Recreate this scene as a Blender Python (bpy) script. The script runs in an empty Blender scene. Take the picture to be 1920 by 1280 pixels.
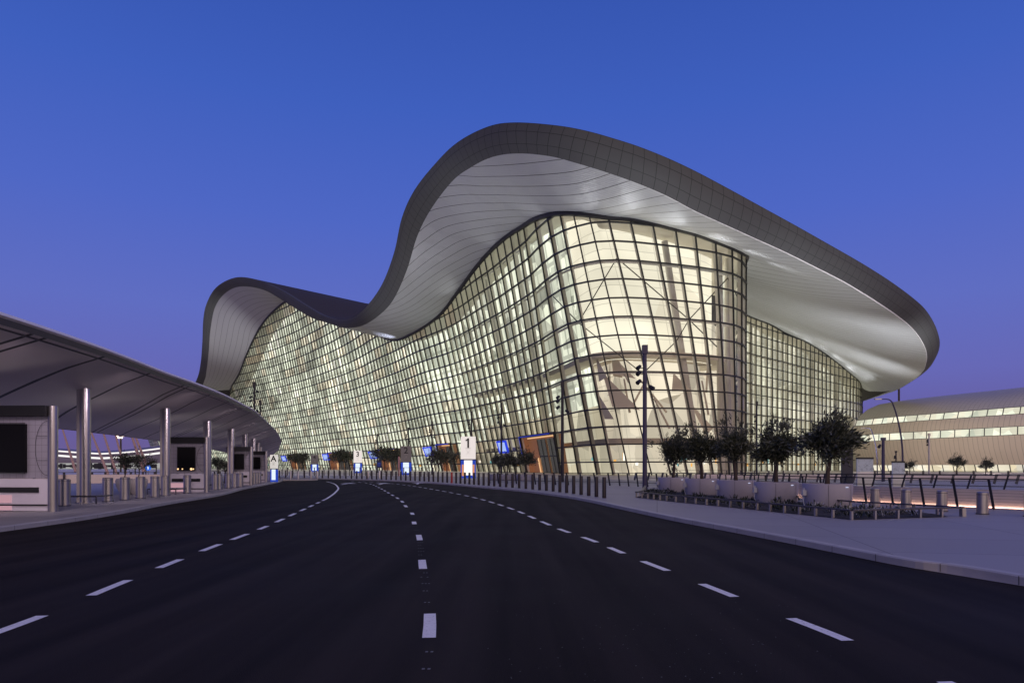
import bpy, bmesh, math, random
from mathutils import Vector, noise
sc = bpy.context.scene
random.seed(7)
EYE, F, HV = 1.6, 1280.0, 875.0          # eye height, focal length and horizon row used to turn photo measurements into metres
# ---------------------------------------------------------------- camera
cd = bpy.data.cameras.new('camera'); cam = bpy.data.objects.new('camera', cd)
sc.collection.objects.link(cam); sc.camera = cam
cam.location = (0, 0, EYE); cam.rotation_euler = (math.pi/2, 0, 0)
cd.sensor_width = 36; cd.lens = 24; cd.shift_y = (HV-640)/1920; cd.clip_end = 6000; cd.clip_start = .1
# ---------------------------------------------------------------- world: clear dusk sky, afterglow behind the viewer
w = bpy.data.worlds.new('World'); sc.world = w; w.use_nodes = True
nt = w.node_tree; nt.nodes.clear()
def N(t, **k):
    n = nt.nodes.new(t)
    for a, b in k.items(): setattr(n, a, b)
    return n
tc = N('ShaderNodeTexCoord'); sx = N('ShaderNodeSeparateXYZ'); nt.links.new(tc.outputs['Generated'], sx.inputs[0])
rp = N('ShaderNodeValToRGB'); nt.links.new(sx.outputs['Z'], rp.inputs[0])
def lin(r, g, b): return tuple(((c/255/12.92) if c/255 <= .04045 else ((c/255+.055)/1.055)**2.4) for c in (r, g, b)) + (1,)
el = rp.color_ramp.elements; el[0].position = 0; el[0].color = lin(106, 92, 142)
el[1].position = 1; el[1].color = lin(30, 60, 140)
for p, c in ((.05, (104, 94, 158)), (.12, (104, 106, 184)), (.21, (97, 111, 196)), (.33, (80, 105, 199)), (.46, (64, 97, 192)), (.58, (54, 86, 178))):
    e = el.new(p); e.color = lin(*c)
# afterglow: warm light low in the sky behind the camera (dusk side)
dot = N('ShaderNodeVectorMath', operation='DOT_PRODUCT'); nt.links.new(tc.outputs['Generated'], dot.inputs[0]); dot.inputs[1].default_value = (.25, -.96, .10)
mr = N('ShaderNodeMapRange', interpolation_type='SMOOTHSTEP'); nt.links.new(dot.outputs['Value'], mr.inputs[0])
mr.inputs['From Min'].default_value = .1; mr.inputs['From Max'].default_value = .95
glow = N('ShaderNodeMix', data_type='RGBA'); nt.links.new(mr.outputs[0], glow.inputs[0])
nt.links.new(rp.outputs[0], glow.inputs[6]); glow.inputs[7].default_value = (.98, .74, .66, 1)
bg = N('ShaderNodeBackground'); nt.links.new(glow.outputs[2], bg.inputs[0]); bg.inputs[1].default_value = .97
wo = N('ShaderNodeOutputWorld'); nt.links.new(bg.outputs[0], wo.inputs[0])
# a very weak, very soft sun: the bright part of the dusk sky
sl = bpy.data.lights.new('dusk_sun', 'SUN'); sl.energy = .12; sl.angle = math.radians(25); sl.color = (1, .86, .8)
so = bpy.data.objects.new('dusk_sun', sl); sc.collection.objects.link(so); so.rotation_euler = (math.radians(62), 0, math.radians(14))
sc.view_settings.view_transform = 'Standard'; sc.view_settings.look = 'None'; sc.view_settings.exposure = 0
sc.view_settings.gamma = 1
sc.cycles.use_denoising = True
try: sc.cycles.denoiser = 'OPENIMAGEDENOISE'
except Exception: pass
sc.cycles.max_bounces = 7; sc.cycles.transparent_max_bounces = 12; sc.cycles.diffuse_bounces = 2
sc.cycles.glossy_bounces = 3; sc.cycles.sample_clamp_indirect = 6; sc.cycles.caustics_reflective = False

# ---------------------------------------------------------------- helpers
def P(u, v, D): return Vector(((u-960)/F*D, D, EYE+(HV-v)/F*D))
def G0(u, v, z=0.0):
    D = (EYE-z)*F/(v-HV); return Vector(((u-960)/F*D, D, z))
def at(u, D, z=0.0): return Vector(((u-960)/F*D, D, z))
class MB:
    def __init__(s): s.v = []; s.f = []; s.uv = {}; s.mi = []
    def face(s, pts, mi=0, uvs=None):
        i = len(s.v); s.v += [tuple(p) for p in pts]; s.f.append(tuple(range(i, i+len(pts)))); s.mi.append(mi)
        if uvs: s.uv[len(s.f)-1] = uvs
    def grid(s, rows, uvf=None, mi=0, close=False):
        i0 = len(s.v); n = len(rows[0])
        for r in rows: s.v += [tuple(p) for p in r]
        for a in range(len(rows)-1):
            for b in range(n-1 if not close else n):
                c = (b+1) % n
                s.f.append((i0+a*n+b, i0+a*n+c, i0+(a+1)*n+c, i0+(a+1)*n+b)); s.mi.append(mi)
                if uvf: s.uv[len(s.f)-1] = [uvf(a, b), uvf(a, b+1), uvf(a+1, b+1), uvf(a+1, b)]
    def box(s, c, d, rz=0, mi=0, tilt=None):
        cx, cy, cz = c; hx, hy, hz = d[0]/2, d[1]/2, d[2]/2; co, si = math.cos(rz), math.sin(rz)
        q = [Vector((x*hx, y*hy, z*hz)) for z in (-1, 1) for x, y in ((-1, -1), (1, -1), (1, 1), (-1, 1))]
        i = len(s.v)
        for p in q: s.v.append((cx+p.x*co-p.y*si, cy+p.x*si+p.y*co, cz+p.z))
        for f in ((0, 3, 2, 1), (4, 5, 6, 7), (0, 1, 5, 4), (1, 2, 6, 5), (2, 3, 7, 6), (3, 0, 4, 7)):
            s.f.append(tuple(i+k for k in f)); s.mi.append(mi)
    def bar(s, a, b, w_, h_, up=Vector((0, 0, 1)), mi=0):
        a = Vector(a); b = Vector(b); d = (b-a).normalized()
        x = d.cross(up)
        if x.length < 1e-4: x = Vector((1, 0, 0))
        x.normalize(); y = x.cross(d).normalized(); i = len(s.v)
        for p in (a, b):
            for sx_, sy_ in ((-1, -1), (1, -1), (1, 1), (-1, 1)): s.v.append(tuple(p+x*sx_*w_/2+y*sy_*h_/2))
        for f in ((0, 1, 2, 3), (7, 6, 5, 4), (0, 4, 5, 1), (1, 5, 6, 2), (2, 6, 7, 3), (3, 7, 4, 0)):
            s.f.append(tuple(i+k for k in f)); s.mi.append(mi)
    def tube(s, pts, rad, n=10, mi=0, cap=True):
        pts = [Vector(p) for p in pts]; rad = rad if isinstance(rad, (list, tuple)) else [rad]*len(pts)
        i = len(s.v); ref = Vector((0, 0, 1))
        for k, p in enumerate(pts):
            d = (pts[min(k+1, len(pts)-1)]-pts[max(k-1, 0)]).normalized()
            x = d.cross(Vector((1, 0, 0)) if abs(d.z) > .7 else ref).normalized(); y = d.cross(x)
            for q in range(n):
                a = 2*math.pi*q/n; s.v.append(tuple(p+(x*math.cos(a)+y*math.sin(a))*rad[k]))
        for k in range(len(pts)-1):
            for q in range(n):
                s.f.append((i+k*n+q, i+k*n+(q+1) % n, i+(k+1)*n+(q+1) % n, i+(k+1)*n+q)); s.mi.append(mi)
        if cap:
            s.f.append(tuple(i+q for q in range(n))); s.mi.append(mi)
            s.f.append(tuple(i+(len(pts)-1)*n+n-1-q for q in range(n))); s.mi.append(mi)
    def build(s, name, mats, parent=None, smooth=False, props=None):
        me = bpy.data.meshes.new(name); me.from_pydata(s.v, [], s.f)
        mats = mats if isinstance(mats, (list, tuple)) else [mats]
        for m in mats: me.materials.append(m)
        me.polygons.foreach_set('material_index', s.mi)
        if s.uv:
            ul = me.uv_layers.new(name='UVMap')
            for fi, uvs in s.uv.items():
                for li, u_ in zip(me.polygons[fi].loop_indices, uvs): ul.data[li].uv = u_
        if smooth:
            me.polygons.foreach_set('use_smooth', [True]*len(me.polygons))
            try: me.set_sharp_from_angle(angle=math.radians(40))
            except Exception: pass
        me.update()
        o = bpy.data.objects.new(name, me); sc.collection.objects.link(o)
        if parent is not None: o.parent = parent
        return o
def islands(mb):
    par = list(range(len(mb.v)))
    def f(a):
        while par[a] != a: par[a] = par[par[a]]; a = par[a]
        return a
    for fc in mb.f:
        r = f(fc[0])
        for x in fc[1:]: par[f(x)] = r
    out = {}
    for k, fc in enumerate(mb.f): out.setdefault(f(fc[0]), []).append(k)
    res = []
    for ks in out.values():
        m = MB(); mp = {}
        for k in ks:
            for x in mb.f[k]:
                if x not in mp: mp[x] = len(m.v); m.v.append(mb.v[x])
            m.f.append(tuple(mp[x] for x in mb.f[k])); m.mi.append(mb.mi[k])
            if k in mb.uv: m.uv[len(m.f)-1] = mb.uv[k]
        res.append(m)
    return res
def build_each(mb, name, mats, parent, smooth=False, build=None):
    return [build(m, name, mats, smooth) if build else m.build(name, mats, parent, smooth) for m in islands(mb)]
def tag(o, label, cat, group=None):
    o['label'] = label; o['category'] = cat
    if group: o['group'] = group
    return o
def thing(name, label, cat, loc=(0, 0, 0), group=None, rz=0):
    o = bpy.data.objects.new(name, None); sc.collection.objects.link(o); o.location = loc; o.rotation_euler = (0, 0, rz)
    o.empty_display_size = .3
    return tag(o, label, cat, group)
def struct(o): o['kind'] = 'structure'; return o
def dup(o, parent=None):
    c = o.copy(); sc.collection.objects.link(c); c.parent = parent
    for ch in list(o.children): dup(ch, c)
    return c
def cr(p0, p1, p2, p3, t):
    return (2*p1+(p2-p0)*t+(2*p0-5*p1+4*p2-p3)*t*t+(3*p1-p0-3*p2+p3)*t**3)*.5
def spl(pts, t):
    n = len(pts); i = min(int(t), n-2); f = t-i
    return cr(pts[max(i-1, 0)], pts[i], pts[i+1], pts[min(i+2, n-1)], f)

# ---------------------------------------------------------------- materials
MATS = {}
def mat(name, col, rough=.6, metal=0, emis=None, es=0, spec=.5, nz=None, bump=None, coat=0):
    m = bpy.data.materials.new(name); m.use_nodes = True; t = m.node_tree; b = t.nodes['Principled BSDF']
    b.inputs['Base Color'].default_value = (*col, 1); b.inputs['Roughness'].default_value = rough; b.inputs['Metallic'].default_value = metal
    b.inputs['Specular IOR Level'].default_value = spec; b.inputs['Coat Weight'].default_value = coat
    if emis: b.inputs['Emission Color'].default_value = (*emis, 1); b.inputs['Emission Strength'].default_value = es
    if nz:                                                             # (scale, amount): soft wear variation
        c = t.nodes.new('ShaderNodeTexCoord'); n = t.nodes.new('ShaderNodeTexNoise'); n.inputs['Scale'].default_value = nz[0]; n.inputs['Detail'].default_value = 5
        t.links.new(c.outputs['Object'], n.inputs['Vector'])
        mx = t.nodes.new('ShaderNodeMix'); mx.data_type = 'RGBA'
        mx.inputs[6].default_value = tuple(x*(1-nz[1]) for x in col)+(1,); mx.inputs[7].default_value = tuple(min(1, x*(1+nz[1])) for x in col)+(1,)
        t.links.new(n.outputs['Fac'], mx.inputs[0]); t.links.new(mx.outputs[2], b.inputs['Base Color'])
        r2 = t.nodes.new('ShaderNodeMapRange'); r2.inputs['To Min'].default_value = max(0, rough-.12); r2.inputs['To Max'].default_value = min(1, rough+.12)
        t.links.new(n.outputs['Fac'], r2.inputs[0]); t.links.new(r2.outputs[0], b.inputs['Roughness'])
        if bump:
            bm_ = t.nodes.new('ShaderNodeBump'); bm_.inputs['Strength'].default_value = bump; t.links.new(n.outputs['Fac'], bm_.inputs['Height'])
            t.links.new(bm_.outputs[0], b.inputs['Normal'])
    MATS[name] = m; return m
def emat(name, col, s):
    m = bpy.data.materials.new(name); m.use_nodes = True; t = m.node_tree; t.nodes.clear()
    e = t.nodes.new('ShaderNodeEmission'); e.inputs[0].default_value = (*col, 1); e.inputs[1].default_value = s
    o = t.nodes.new('ShaderNodeOutputMaterial'); t.links.new(e.outputs[0], o.inputs[0]); return m
def ylines(m, per, wd, dark):
    t = m.node_tree; b = t.nodes['Principled BSDF']; c = t.nodes.new('ShaderNodeTexCoord'); s = t.nodes.new('ShaderNodeSeparateXYZ'); t.links.new(c.outputs['Object'], s.inputs[0])
    ad = t.nodes.new('ShaderNodeMath'); ad.operation = 'MULTIPLY_ADD'; t.links.new(s.outputs['X'], ad.inputs[0]); ad.inputs[1].default_value = 1.1; t.links.new(s.outputs['Y'], ad.inputs[2])
    d = t.nodes.new('ShaderNodeMath'); d.operation = 'DIVIDE'; t.links.new(ad.outputs[0], d.inputs[0]); d.inputs[1].default_value = per
    f = t.nodes.new('ShaderNodeMath'); f.operation = 'FRACT'; t.links.new(d.outputs[0], f.inputs[0]); l = t.nodes.new('ShaderNodeMath'); l.operation = 'LESS_THAN'; t.links.new(f.outputs[0], l.inputs[0]); l.inputs[1].default_value = wd/per
    mx = t.nodes.new('ShaderNodeMix'); mx.data_type = 'RGBA'; mx.inputs[6].default_value = tuple(b.inputs['Base Color'].default_value); mx.inputs[7].default_value = tuple(x*dark for x in b.inputs['Base Color'].default_value[:3])+(1,)
    t.links.new(l.outputs[0], mx.inputs[0]); t.links.new(mx.outputs[2], b.inputs['Base Color'])
    nn = t.nodes.new('ShaderNodeTexNoise'); nn.inputs['Scale'].default_value = .09; nn.inputs['Detail'].default_value = 4; t.links.new(c.outputs['Object'], nn.inputs['Vector'])
    r2 = t.nodes.new('ShaderNodeMapRange'); r2.inputs['To Min'].default_value = .36; r2.inputs['To Max'].default_value = .62; t.links.new(nn.outputs['Fac'], r2.inputs[0]); t.links.new(r2.outputs[0], b.inputs['Roughness'])
    wv = t.nodes.new('ShaderNodeTexWave'); wv.inputs['Scale'].default_value = .9; wv.inputs['Distortion'].default_value = 0; mp = t.nodes.new('ShaderNodeMapping'); mp.inputs['Rotation'].default_value = (0, 0, math.radians(-42)); t.links.new(c.outputs['Object'], mp.inputs[0]); t.links.new(mp.outputs[0], wv.inputs['Vector'])
    bp = t.nodes.new('ShaderNodeBump'); bp.inputs['Strength'].default_value = .35; bp.inputs['Distance'].default_value = .08; t.links.new(wv.outputs['Fac'], bp.inputs['Height'])
    n3 = t.nodes.new('ShaderNodeTexNoise'); n3.inputs['Scale'].default_value = .22; n3.inputs['Detail'].default_value = 3; t.links.new(mp.outputs[0], n3.inputs['Vector']); b3 = t.nodes.new('ShaderNodeBump'); b3.inputs['Strength'].default_value = .5; b3.inputs['Distance'].default_value = 1.0
    t.links.new(n3.outputs['Fac'], b3.inputs['Height']); t.links.new(b3.outputs[0], bp.inputs['Normal']); t.links.new(bp.outputs[0], b.inputs['Normal'])
    return m
def uvlines(m, specs, dark=.25, hatch=None, blotch=None):
    """joint lines on UV metres: specs = [(axis, period, width)], multiplied into the base colour; hatch is a fine shallow bump"""
    t = m.node_tree; b = t.nodes['Principled BSDF']; uv = t.nodes.new('ShaderNodeUVMap'); s = t.nodes.new('ShaderNodeSeparateXYZ')
    t.links.new(uv.outputs[0], s.inputs[0]); prev = None
    def M(op, a, b_):
        n = t.nodes.new('ShaderNodeMath'); n.operation = op
        for k, x in enumerate((a, b_)):
            if isinstance(x, (int, float)): n.inputs[k].default_value = x
            elif x is not None: t.links.new(x, n.inputs[k])
        return n.outputs[0]
    for ax, per, wd in specs:
        x = s.outputs['XY'.index(ax)] if ax != 'Z' else M('ADD', s.outputs[0], 11.1)
        fr = M('FRACT', M('DIVIDE', x, per), None); ln = M('LESS_THAN', fr, wd/per)
        prev = ln if prev is None else M('MAXIMUM', prev, ln)
    col = b.inputs['Base Color']; src = col.links[0].from_socket if col.links else None
    base = tuple(col.default_value)
    if blotch:
        nn = t.nodes.new('ShaderNodeTexNoise'); nn.inputs['Scale'].default_value = blotch[0]; nn.inputs['Detail'].default_value = 3; t.links.new(uv.outputs[0], nn.inputs['Vector'])
        r2 = t.nodes.new('ShaderNodeMapRange'); r2.inputs['To Min'].default_value = blotch[1]; r2.inputs['To Max'].default_value = blotch[2]
        t.links.new(nn.outputs['Fac'], r2.inputs[0]); t.links.new(r2.outputs[0], b.inputs['Roughness'])
    mx = t.nodes.new('ShaderNodeMix'); mx.data_type = 'RGBA'
    if src: t.links.new(src, mx.inputs[6])
    else: mx.inputs[6].default_value = base
    mx.inputs[7].default_value = tuple(c*dark for c in base[:3])+(1,)
    t.links.new(prev, mx.inputs[0]); t.links.new(mx.outputs[2], col)
    if hatch:
        wv = t.nodes.new('ShaderNodeTexWave'); wv.inputs['Scale'].default_value = hatch[1]; wv.bands_direction = hatch[0]
        t.links.new(uv.outputs[0], wv.inputs['Vector']); bp = t.nodes.new('ShaderNodeBump'); bp.inputs['Strength'].default_value = hatch[2]; bp.inputs['Distance'].default_value = .1
        t.links.new(wv.outputs['Fac'], bp.inputs['Height']); t.links.new(bp.outputs[0], b.inputs['Normal'])
    return m

M_black = mat('black_frame', (.012, .012, .014), .45)
M_steel = mat('brushed_steel', (.46, .44, .45), .30, 1)
M_darksteel = mat('dark_steel', (.10, .095, .11), .4, .8, nz=(4, .2))
M_bollard = mat('dark_bollard_metal', (.035, .03, .035), .4, .6)
M_fascia = uvlines(mat('fascia_metal', (.084, .086, .088), .68, .08, nz=(.15, .07), spec=.3), [('X', 2.0, .10), ('Y', 1.9, .09)], .42)
M_roof = uvlines(mat('roof_metal', (.055, .05, .055), .8, 0, spec=.15), [('X', 4, .2)], .5)
M_soffit = ylines(mat('soffit_metal', (.50, .515, .54), .4, .5), 3.3, .17, .20)
M_soffit2 = uvlines(mat('soffit_metal_long', (.46, .46, .46), .45, .4), [('Y', 2.9, .16)], .35, None, (.1, .32, .56))

# glass curtain wall: clear with a reflective coating and a per-pane frit
def glassmat(name, tint, refl=1.0, attr=None):
    m = bpy.data.materials.new(name); m.use_nodes = True; t = m.node_tree; t.nodes.clear()
    o = t.nodes.new('ShaderNodeOutputMaterial'); tr = t.nodes.new('ShaderNodeBsdfTransparent'); gl = t.nodes.new('ShaderNodeBsdfGlossy')
    gl.inputs['Roughness'].default_value = .04; gl.inputs['Color'].default_value = (.9, .95, 1, 1)
    fr = t.nodes.new('ShaderNodeFresnel'); fr.inputs[0].default_value = 1.45
    mm = t.nodes.new('ShaderNodeMath'); mm.operation = 'MULTIPLY'; mm.inputs[1].default_value = refl; t.links.new(fr.outputs[0], mm.inputs[0])
    mx = t.nodes.new('ShaderNodeMixShader'); t.links.new(mm.outputs[0], mx.inputs[0]); t.links.new(tr.outputs[0], mx.inputs[1]); t.links.new(gl.outputs[0], mx.inputs[2])
    t.links.new(mx.outputs[0], o.inputs[0]); tr.inputs[0].default_value = (*tint, 1)
    if attr:
        a = t.nodes.new('ShaderNodeAttribute'); a.attribute_name = attr; t.links.new(a.outputs['Color'], tr.inputs[0])
    return m
M_glass = glassmat('curtain_glass', (.8, .8, .75), .55, 'pane')
M_clear = glassmat('clear_glass', (.82, .85, .84), .8)

# lit interior linings: hall walls glow by emission, standing in for interior lighting
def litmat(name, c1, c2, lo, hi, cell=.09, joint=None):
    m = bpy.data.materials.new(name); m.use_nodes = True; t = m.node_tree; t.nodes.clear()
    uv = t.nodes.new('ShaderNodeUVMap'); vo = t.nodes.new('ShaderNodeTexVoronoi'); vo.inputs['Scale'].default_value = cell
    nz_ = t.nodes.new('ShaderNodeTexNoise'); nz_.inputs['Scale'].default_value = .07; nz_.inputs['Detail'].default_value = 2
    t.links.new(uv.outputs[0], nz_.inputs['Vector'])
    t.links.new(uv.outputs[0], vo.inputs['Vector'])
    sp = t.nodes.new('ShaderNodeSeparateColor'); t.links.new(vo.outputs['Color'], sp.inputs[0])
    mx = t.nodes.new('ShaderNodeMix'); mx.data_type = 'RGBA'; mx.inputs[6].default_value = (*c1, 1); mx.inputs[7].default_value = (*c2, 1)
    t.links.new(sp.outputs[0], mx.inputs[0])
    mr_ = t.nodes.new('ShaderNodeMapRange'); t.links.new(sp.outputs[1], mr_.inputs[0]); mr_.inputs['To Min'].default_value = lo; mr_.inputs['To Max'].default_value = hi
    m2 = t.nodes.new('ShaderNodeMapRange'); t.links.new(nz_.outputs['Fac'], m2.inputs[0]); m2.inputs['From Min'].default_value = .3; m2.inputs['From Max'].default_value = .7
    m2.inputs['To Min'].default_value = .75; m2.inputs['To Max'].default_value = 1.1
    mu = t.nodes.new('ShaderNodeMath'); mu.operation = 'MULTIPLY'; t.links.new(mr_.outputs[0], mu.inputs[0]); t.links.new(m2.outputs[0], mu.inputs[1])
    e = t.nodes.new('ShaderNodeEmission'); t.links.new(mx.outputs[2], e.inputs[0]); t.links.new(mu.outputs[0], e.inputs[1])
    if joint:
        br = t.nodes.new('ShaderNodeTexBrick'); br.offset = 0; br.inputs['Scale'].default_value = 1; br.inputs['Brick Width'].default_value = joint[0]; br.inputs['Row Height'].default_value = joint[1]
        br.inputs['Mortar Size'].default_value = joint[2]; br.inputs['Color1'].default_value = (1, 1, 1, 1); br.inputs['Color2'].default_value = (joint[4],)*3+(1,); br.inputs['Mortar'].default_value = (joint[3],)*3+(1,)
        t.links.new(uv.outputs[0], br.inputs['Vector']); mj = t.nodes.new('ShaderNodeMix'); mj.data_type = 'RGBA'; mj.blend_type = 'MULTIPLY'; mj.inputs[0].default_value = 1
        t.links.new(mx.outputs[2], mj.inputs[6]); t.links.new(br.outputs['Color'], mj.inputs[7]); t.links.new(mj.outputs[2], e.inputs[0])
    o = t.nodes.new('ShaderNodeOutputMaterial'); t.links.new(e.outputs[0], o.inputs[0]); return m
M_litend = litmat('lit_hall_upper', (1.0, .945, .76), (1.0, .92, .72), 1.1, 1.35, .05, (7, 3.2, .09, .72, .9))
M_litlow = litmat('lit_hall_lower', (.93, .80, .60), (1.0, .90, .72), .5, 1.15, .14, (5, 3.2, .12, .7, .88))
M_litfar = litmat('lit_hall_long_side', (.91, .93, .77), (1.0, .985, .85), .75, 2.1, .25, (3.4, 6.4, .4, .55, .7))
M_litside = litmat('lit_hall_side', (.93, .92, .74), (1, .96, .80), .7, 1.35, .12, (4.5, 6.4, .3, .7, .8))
M_fin = mat('painted_steel_fin', (.90, .86, .77), .5)
M_rod = mat('brace_rod', (.05, .045, .04), .5)

# ================================================================ TERMINAL
# stations along the eave: T outer top edge, L outer lower edge, S glass head, B glass foot
ST = [
 ((300,780,500),(305,790,502),(275,815,620),(297,680)),
 ((345,755,430),(360,760,432),(380,765,480),(418,555)),
 ((368.4,712,395),(382,716,397),(425.6,737,430),(465,514)),
 ((376,681,380),(387,695,382),(437,721,405),(485,490)),
 ((379.4,640,365),(391,659,367),(450,699,385),(503,475)),
 ((381,600,352),(394,620,354),(462,668,365),(520,458)),
 ((387,570,338),(402,578,340),(481,627,342),(540,438)),
 ((405,539,322),(420,551,324),(500,598,326),(560,421)),
 ((440,520.5,305),(449,537,307),(521,577,311),(580,405)),
 ((480,523.8,287),(493,543,289),(541,563,300),(603,385)),
 ((526,543.4,268),(537,567.5,270),(567,558,288),(630,363)),
 ((572,572,250),(580.6,593.8,252),(602,566,275),(665,338)),
 ((608,592,237),(613,605,239),(645,588,260),(705,313)),
 ((642,599,222),(646,614.5,225),(692,618,243),(745,288)),
 ((668,591,207),(680,610,210),(735.5,636.7,230),(790,256)),
 ((692,568.6,192),(712,590,195),(776,624,212),(835,227)),
 ((717.5,530.6,178),(738,561,181),(823.5,592,195),(888,209)),
 ((739,473,165),(763,506,168),(857,551,181),(930,192)),
 ((753.4,408.4,154),(782,444,157),(888,509,167),(965,180)),
 ((778,355,145),(807,394,148),(913.8,478,158),(995,170)),
 ((821.7,300.6,131),(847,341,134),(945.6,448,147.5),(1022,161)),
 ((861,264.7,121),(883,314,124),(982,424,138),(1053,149)),
 ((915,237.5,113.5),(922,295,117),(1003,411.5,131.5),(1085,137)),
 ((965,229.8,108.5),(969,288,112),(1026,404,126.5),(1120,127.5)),
 ((1041,235,104),(1030,293,108),(1050,400,123),(1150,124.5)),
 ((1100,245.5,102.5),(1084,307,106),(1075,400,120.8),(1180,123.5)),
 ((1160,262.5,102),(1145,326,105.5),(1104,402.5,119),(1222,123)),
 ((1205,277.5,102),(1200,346,105.5),(1140,407,118.5),(1258,123.3)),
 ((1260,300,102.8),(1251,368,106),(1181,410,119.2),(1290,123.5)),
 ((1312,325,104.5),(1304,396,107.5),(1223,418,120.5),(1316,124)),
 ((1373,357.5,106.5),(1362,422.5,109.5),(1266,428.7,122),(1337,124.5)),
 ((1434,391,109.5),(1420,449,112.5),(1303,438,123.5),(1353,125)),
 ((1495,424.5,113),(1475,474,116),(1341,452,125.5),(1367,125.5)),
 ((1556,459,118),(1535,504,120.5),(1372,464,128),(1381,127)),
 ((1600,484,122.5),(1580,527,125),(1390,473,131),(1390.5,129)),
 ((1635,505,127),(1615,548,129),(1398.5,482,135),(1397,132)),
 ((1672,529,132),(1650,570,134),(48.5,147,43.2,'w'),(1379,144)),
 ((1710,557,139),(1680,590,140.5),(52,163,45.3,'w'),(1370,163)),
 ((1735,580,146),(1705,610,147.5),(58,183,47.3,'w'),(1368,183)),
 ((1752,607,155),(1722.5,630,156),(66,200,48.8,'w'),(1384,200)),
 ((1760.5,631,164),(1735,653,165),(1399,589,215),(1399,215)),
 ((1762,647,171),(1738,670,171.5),(1444,607,228),(1444,228)),
 ((1758,663,181),(1736,682,181),(1472,623,236),(1472,236)),
 ((1748,681,193),(1731,695,193),(1502,635,246),(1502,246)),
 ((1735,694.5,207),(1720,707,207),(1529,650,255),(1529,255)),
 ((1715,710,224),(1703,718,224),(1547,662,262),(1547,262)),
 ((1685,729,246),(1679,732,246),(1570,679,270),(1570,270)),
 ((1665,736,260),(1661,738,260),(1594,699,279),(1594,279)),
 ((1647,742.5,270),(1644,744,270),(1609,711,287),(1609,287)),
 ((1630,748,283),(1628,749,283),(1616,724,297),(1617,297)),
 ((1616,752,300),(1615,753,300),(1617,748,312),(1614,312)),
]
Tn = [P(*s[0]) for s in ST]; Ln = [P(*s[1]) for s in ST]
Sn = [Vector(s[2][:3]) if len(s[2]) == 4 else P(*s[2]) for s in ST]; Bn = [at(s[3][0], s[3][1], .12) for s in ST]
NS = len(ST)-1
terminal = thing('airport_terminal', 'huge glowing glass terminal under a sweeping wave-shaped grey metal roof', 'terminal building', (20, 180, 0))
def TP(mb, name, mats, smooth=False, parent=None):
    o = mb.build(name, mats, None, smooth); p = parent or terminal
    o.parent = p; o.matrix_parent_inverse = p.matrix_basis.inverted() if p is terminal else o.matrix_parent_inverse
    return o
NSUB = 6
ts = [i/NSUB for i in range(NS*NSUB+1)]
Tc = [spl(Tn, t) for t in ts]; Lc = [spl(Ln, t) for t in ts]; Sc = [spl(Sn, t) for t in ts]
al = [0]
for i in range(1, len(ts)): al.append(al[-1]+(Lc[i]-Lc[i-1]).length)
def inward(i, C):                                                      # plan normal pointing into the building
    a = C[max(i-2, 0)]; b = C[min(i+2, len(C)-1)]; d = Vector((b.x-a.x, b.y-a.y, 0)).normalized(); return Vector((-d.y, d.x, 0))
# fascia: slightly rounded band from T down to L, with a nosing back onto the roof
rows = [[], [], [], [], []]
for i in range(len(ts)):
    n = inward(i, Tc); d = (Lc[i]-Tc[i])
    out = -n*min(.9, d.length*.14)
    rows[0].append(Tc[i]+n*1.6+Vector((0, 0, -.05))); rows[1].append(Tc[i]); rows[2].append(Tc[i]+d*.3+out*.8)
    rows[3].append(Tc[i]+d*.7+out*.7); rows[4].append(Lc[i])
mb = MB(); mb.grid(rows, lambda a, b: (al[min(b, len(al)-1)], a*1.9)); TP(mb, 'fascia', M_fascia, True)
# bright drip edge under the fascia on the near half
mb = MB(); a0 = 25*NSUB
rr = [[], []]
for i in range(a0, 47*NSUB):
    n = inward(i, Lc); k_ = min(1, (i-a0)/50, (47*NSUB-i)/20); rr[0].append(Lc[i]+Vector((0, 0, -.10))*k_+n*.05); rr[1].append(Lc[i]+Vector((0, 0, .20))*k_-n*.16*k_)
mb.grid(rr); TP(mb, 'drip_edge', mat('pale_trim', (.92, .92, .92), .5, 0), True)
# soffit between L and the glass head
def soff(i0, i1, m, name):
    rows = []; K = 10
    for k in range(K+1):
        f = k/K; r = []
        for i in range(i0, i1+1):
            p = Lc[i].lerp(Sc[i], f); sag = math.sin(math.pi*f)*(Lc[i]-Sc[i]).length*.035
            r.append(p+Vector((0, 0, -sag)))
        rows.append(r)
    mb = MB(); mb.grid(rows, lambda a, b: (al[min(i0+b, len(al)-1)], a/K*(Lc[i0+min(b, i1-i0)]-Sc[i0+min(b, i1-i0)]).length))
    return TP(mb, name, m, True)
soff(0, 14*NSUB, M_soffit2, 'soffit'); soff(14*NSUB, len(ts)-1, M_soffit, 'soffit')
# roof skin: swept back from the eave
K_ = []
for i, t in enumerate(ts):
    if t <= 16: o = Vector((78, 88, 0))
    elif t <= 24:
        f = (t-16)/8; o = Vector((78-34*f, 88+40*f, -4*f))
    elif t <= 40:
        f = (t-24)/16; o = Vector((44-64*f, 128-18*f, -4+6*f))
    else:
        f = (t-40)/10; o = Vector((-20-16*f, 110-70*f, 2))
    K_.append(Tc[i]+o)
rows = []
for k in range(5):
    f = k/4; r = []
    for i, t in enumerate(ts):
        n = inward(i, Tc); s_ = Tc[i]+n*1.6+Vector((0, 0, -.05)); h = 2.5 if t < 16 else min(6, 2.5+(t-16)*.6)
        q_ = Sc[i]+Vector((0, 0, h))
        if t < 16: q_ = s_.lerp(K_[i], .45); q_.z = max(q_.z, Sc[i].z+h)*.6+Tc[i].z*.4 if Sc[i].z+h > q_.z else q_.z
        r.append(s_.lerp(q_, f))
    rows.append(r)
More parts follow.
